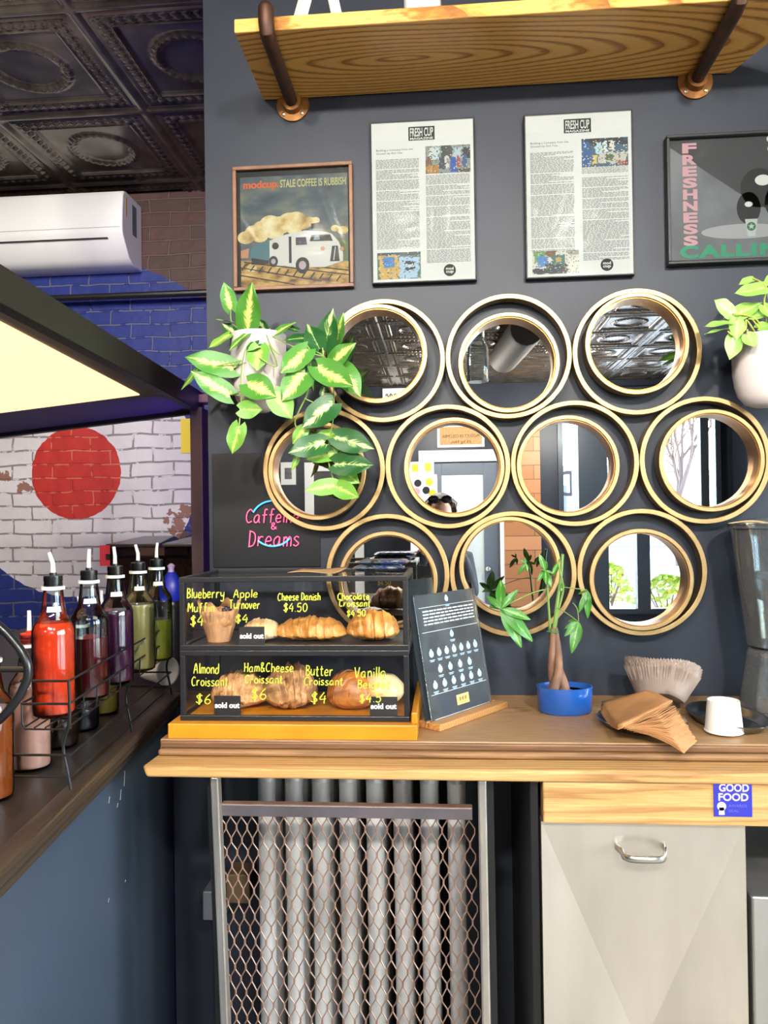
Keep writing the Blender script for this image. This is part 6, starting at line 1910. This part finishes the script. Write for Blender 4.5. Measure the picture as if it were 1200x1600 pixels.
MB().lathe([(.001, .0005), (.034, .0005), (.037, .012), (.036, .04), (.030, .058), (.018, .078), (.010, .088)], (cxx, yb_, zc0), 24, mod=lambda r, z, a, i: Vector((r * math.cos(a) * (1 + .05 * math.sin(5 * a + i)), r * math.sin(a) * .8, z))).build('pouch_body', mat('cobalt_blue', '#1b2bb0', .35), t, smooth=True)
MB().lathe([(.010, .087), (.008, .095), (.012, .106), (.004, .113), (.001, .113)], (cxx, yb_, zc0), 16).build('tip', mat('lilac_tip', '#b9a8d8', .4), t, smooth=True)
q0, q1 = P(157, 852, .615), P(168, 884, .615)
t = thing('red_card', 'small red card clipped to the left coffee bean bin', 'card', (q0.x, .615, q1.z))
MB().box(q0.x, q1.x + .012, .6085, .6095, q1.z, q0.z).build('card', mat('card_red', '#c02a3c', .5), t)
MB().box(q1.x - .002, q1.x + .012, .606, .6195, q1.z + .02, q1.z + .04).build('clip', m_black, t)
q = PZ(240, 1068, BH)
t = thing('paper_cup', 'white cup lying on its side on the bar beyond the bottles', 'cup', (q.x, q.y, BH))
MB().lathe([(.026, 0), (.036, .085), (.038, .085), (.038, .088), (.034, .088), (.024, .004), (.001, .004)], (0, 0, 0), 32).xform(Matrix.Translation((q.x - .02, q.y, BH + .0385)) @ Matrix.Rotation(math.radians(60), 4, 'Z') @ Matrix.Rotation(math.radians(88), 4, 'X')).build('cup_body', MATS['white_paper_cup'], t, smooth=True, angle=40)

# lit canopy over the bar
m_canopy = mat('dark_canopy_frame', '#241f1b', .45, metal=.3)
m_under = mat('grey_canopy_underside', '#8c8178', .6)
can = thing('lit_canopy', 'dark framed canopy with a warm glowing panel over the bar', 'light fixture', (-1.05, -.3, 1.74))
# its plane slopes a little down to the left
def cz(x): return 1.76 + (x + .73) * .088
A_, B_, C_, D_ = (-.655, -1.2), (-.735, .37), (-1.43, .40), (-1.43, -1.2)
def q3(p, dz=0): return Vector((p[0], p[1], cz(p[0]) + dz))
mb = MB()
inn = .03
mb.hexa([q3(A_), q3(B_), q3(D_), q3(C_), q3(A_, .03), q3(B_, .03), q3(D_, .03), q3(C_, .03)])
mb.build('underside', m_under, can)
lp = [(-.70, -1.15), (-.79, .045), (-1.40, .075), (-1.40, -1.15)]
mb = MB(); mb.hexa([q3(lp[0], -.003), q3(lp[1], -.003), q3(lp[3], -.003), q3(lp[2], -.003), q3(lp[0], .0), q3(lp[1], .0), q3(lp[3], .0), q3(lp[2], .0)])
mb.build('light_panel', mat('warm_light_panel', '#ffcf98', .5, emit=.75), can)
mb = MB()
for a, b in ((A_, B_), (B_, C_), (C_, D_), (D_, A_)):
    mb.bar(q3(a, .018), q3(b, .018), .028, .06)
mb.build('frame', m_canopy, can, bevel=.002)
m_bronze = mat('bronze_post', '#4a3a2a', .4, metal=.5)
MB().box(-.742, -.706, .30, .40, BH, 1.755).build('post', m_bronze, can, bevel=.002)
z0_, z1_ = P(310, 628, .3).z, P(310, 615, .3).z
MB().box(-.745, -.60, .31, .36, z0_, z1_).build('tie_beam', mat('red_wood', '#6a4534', .5), can, bevel=.002)
MB().bar(Vector((-1.43, .38, cz(-1.43))), Vector((-1.43, .38, ROOF)), .02, .02, up=(0, 1, 0)).build('hanger', m_canopy, can)
MB().bar(Vector((-1.43, -1.15, cz(-1.43))), Vector((-1.43, -1.15, ROOF)), .02, .02, up=(0, 1, 0)).build('hanger', m_canopy, can)

# air conditioner on the brick wall
yw = BRICK_Y
yf = 1.545
xr = P(222, 370, yw).x
zt, zb = P(190, 303, 1.62).z, P(222, 418, 1.70).z
t = thing('air_conditioner', 'white split air conditioner high on the brick wall', 'air conditioner', (xr - .42, yw, zb))
prof = [(yw - .002, zt), (1.60, zt), (1.572, zt - .008), (1.556, zt - .03), (yf, zt - .12), (yf - .002, zt - .20), (yf + .004, zt - .215), (yf + .03, zb + .075), (yf + .075, zb + .02), (yf + .12, zb), (yw - .002, zb)]
xl = xr - .86
n = len(prof)
mb = MB()
mb.add([(xl, y, z) for y, z in prof] + [(xr, y, z) for y, z in prof], [tuple(range(n)), tuple(reversed(range(n, 2 * n)))] + [(i, n + i, n + (i + 1) % n, (i + 1) % n) for i in range(n)])
mb.build('body', mat('white_plastic', '#e4e3de', .35), t, bevel=.006, seg=3, smooth=True, angle=30)
MB().bar((xl + .03, yf + .0115, zt - .232), (xr - .075, yf + .0115, zt - .232), .012, .006).build('air_slot', m_blackpl, t)
MB().bar((xl + .01, yf - .0005, zt - .185), (xr - .012, yf - .0005, zt - .185), .003, .003).build('panel_seam', mat('grey_seam', '#9a9a98', .5), t)
MB().box(xr, xr + .001, 1.66, 1.71, zt - .18, zt - .035).build('rating_label', mat('grey_label', '#5e6466', .5), t)
lab(MB().box(xr, xr + .001, 1.585, 1.595, zt - .12, zt - .03).build('rating_label', mat('orange_label', '#c98a2a', .5), t), 'narrow orange label')

# dark pipe across the brick, yellow note, led strip
a, b = P(-40, 471, 1.70), P(330, 457, 1.70)
t = thing('wall_pipe', 'thin dark pipe running across the brick wall below the air conditioner', 'pipe', (a.x, 1.70, a.z))
MB().tube([(a.x - .6, 1.70, a.z), (b.x + .6, 1.70, a.z)], .016, 10).build('pipe', m_black, t, smooth=True)
for x in (a.x + .1, b.x + .2): MB().box(x - .012, x + .012, 1.70, yw - .001, a.z - .012, a.z + .012).build('clip', m_black, t)
x0_, x1_, z0_, z1_ = bx(283, 654, 321, 708, yw)
t = thing('yellow_note', 'yellow paper note on the brick wall behind the canopy post', 'note', ((x0_ + x1_) / 2, yw, z0_))
MB().box(x0_, x1_, yw - .004, yw - .002, z0_, z1_).build('note', mat('note_yellow', '#d8bc2c', .6), t)
MB().box((x0_ + x1_) / 2 - .01, (x0_ + x1_) / 2 + .01, yw - .005, yw - .001, z1_ - .02, z1_ - .005).build('tape', mat('tape', '#cfc9a0', .5), t)
t = thing('led_strip', 'violet led strip on the back of the navy wall, lighting the brick', 'lamp', (-.45, .13, 1.3))
MB().box(-.50, -.47, .121, .135, .9, 2.6).build('led_tube', mat('violet_led', '#5a3cff', .4, emit=22.0), t)
MB().box(-.505, -.465, .12, .1215, .88, 2.62).build('led_mount', m_black, t)
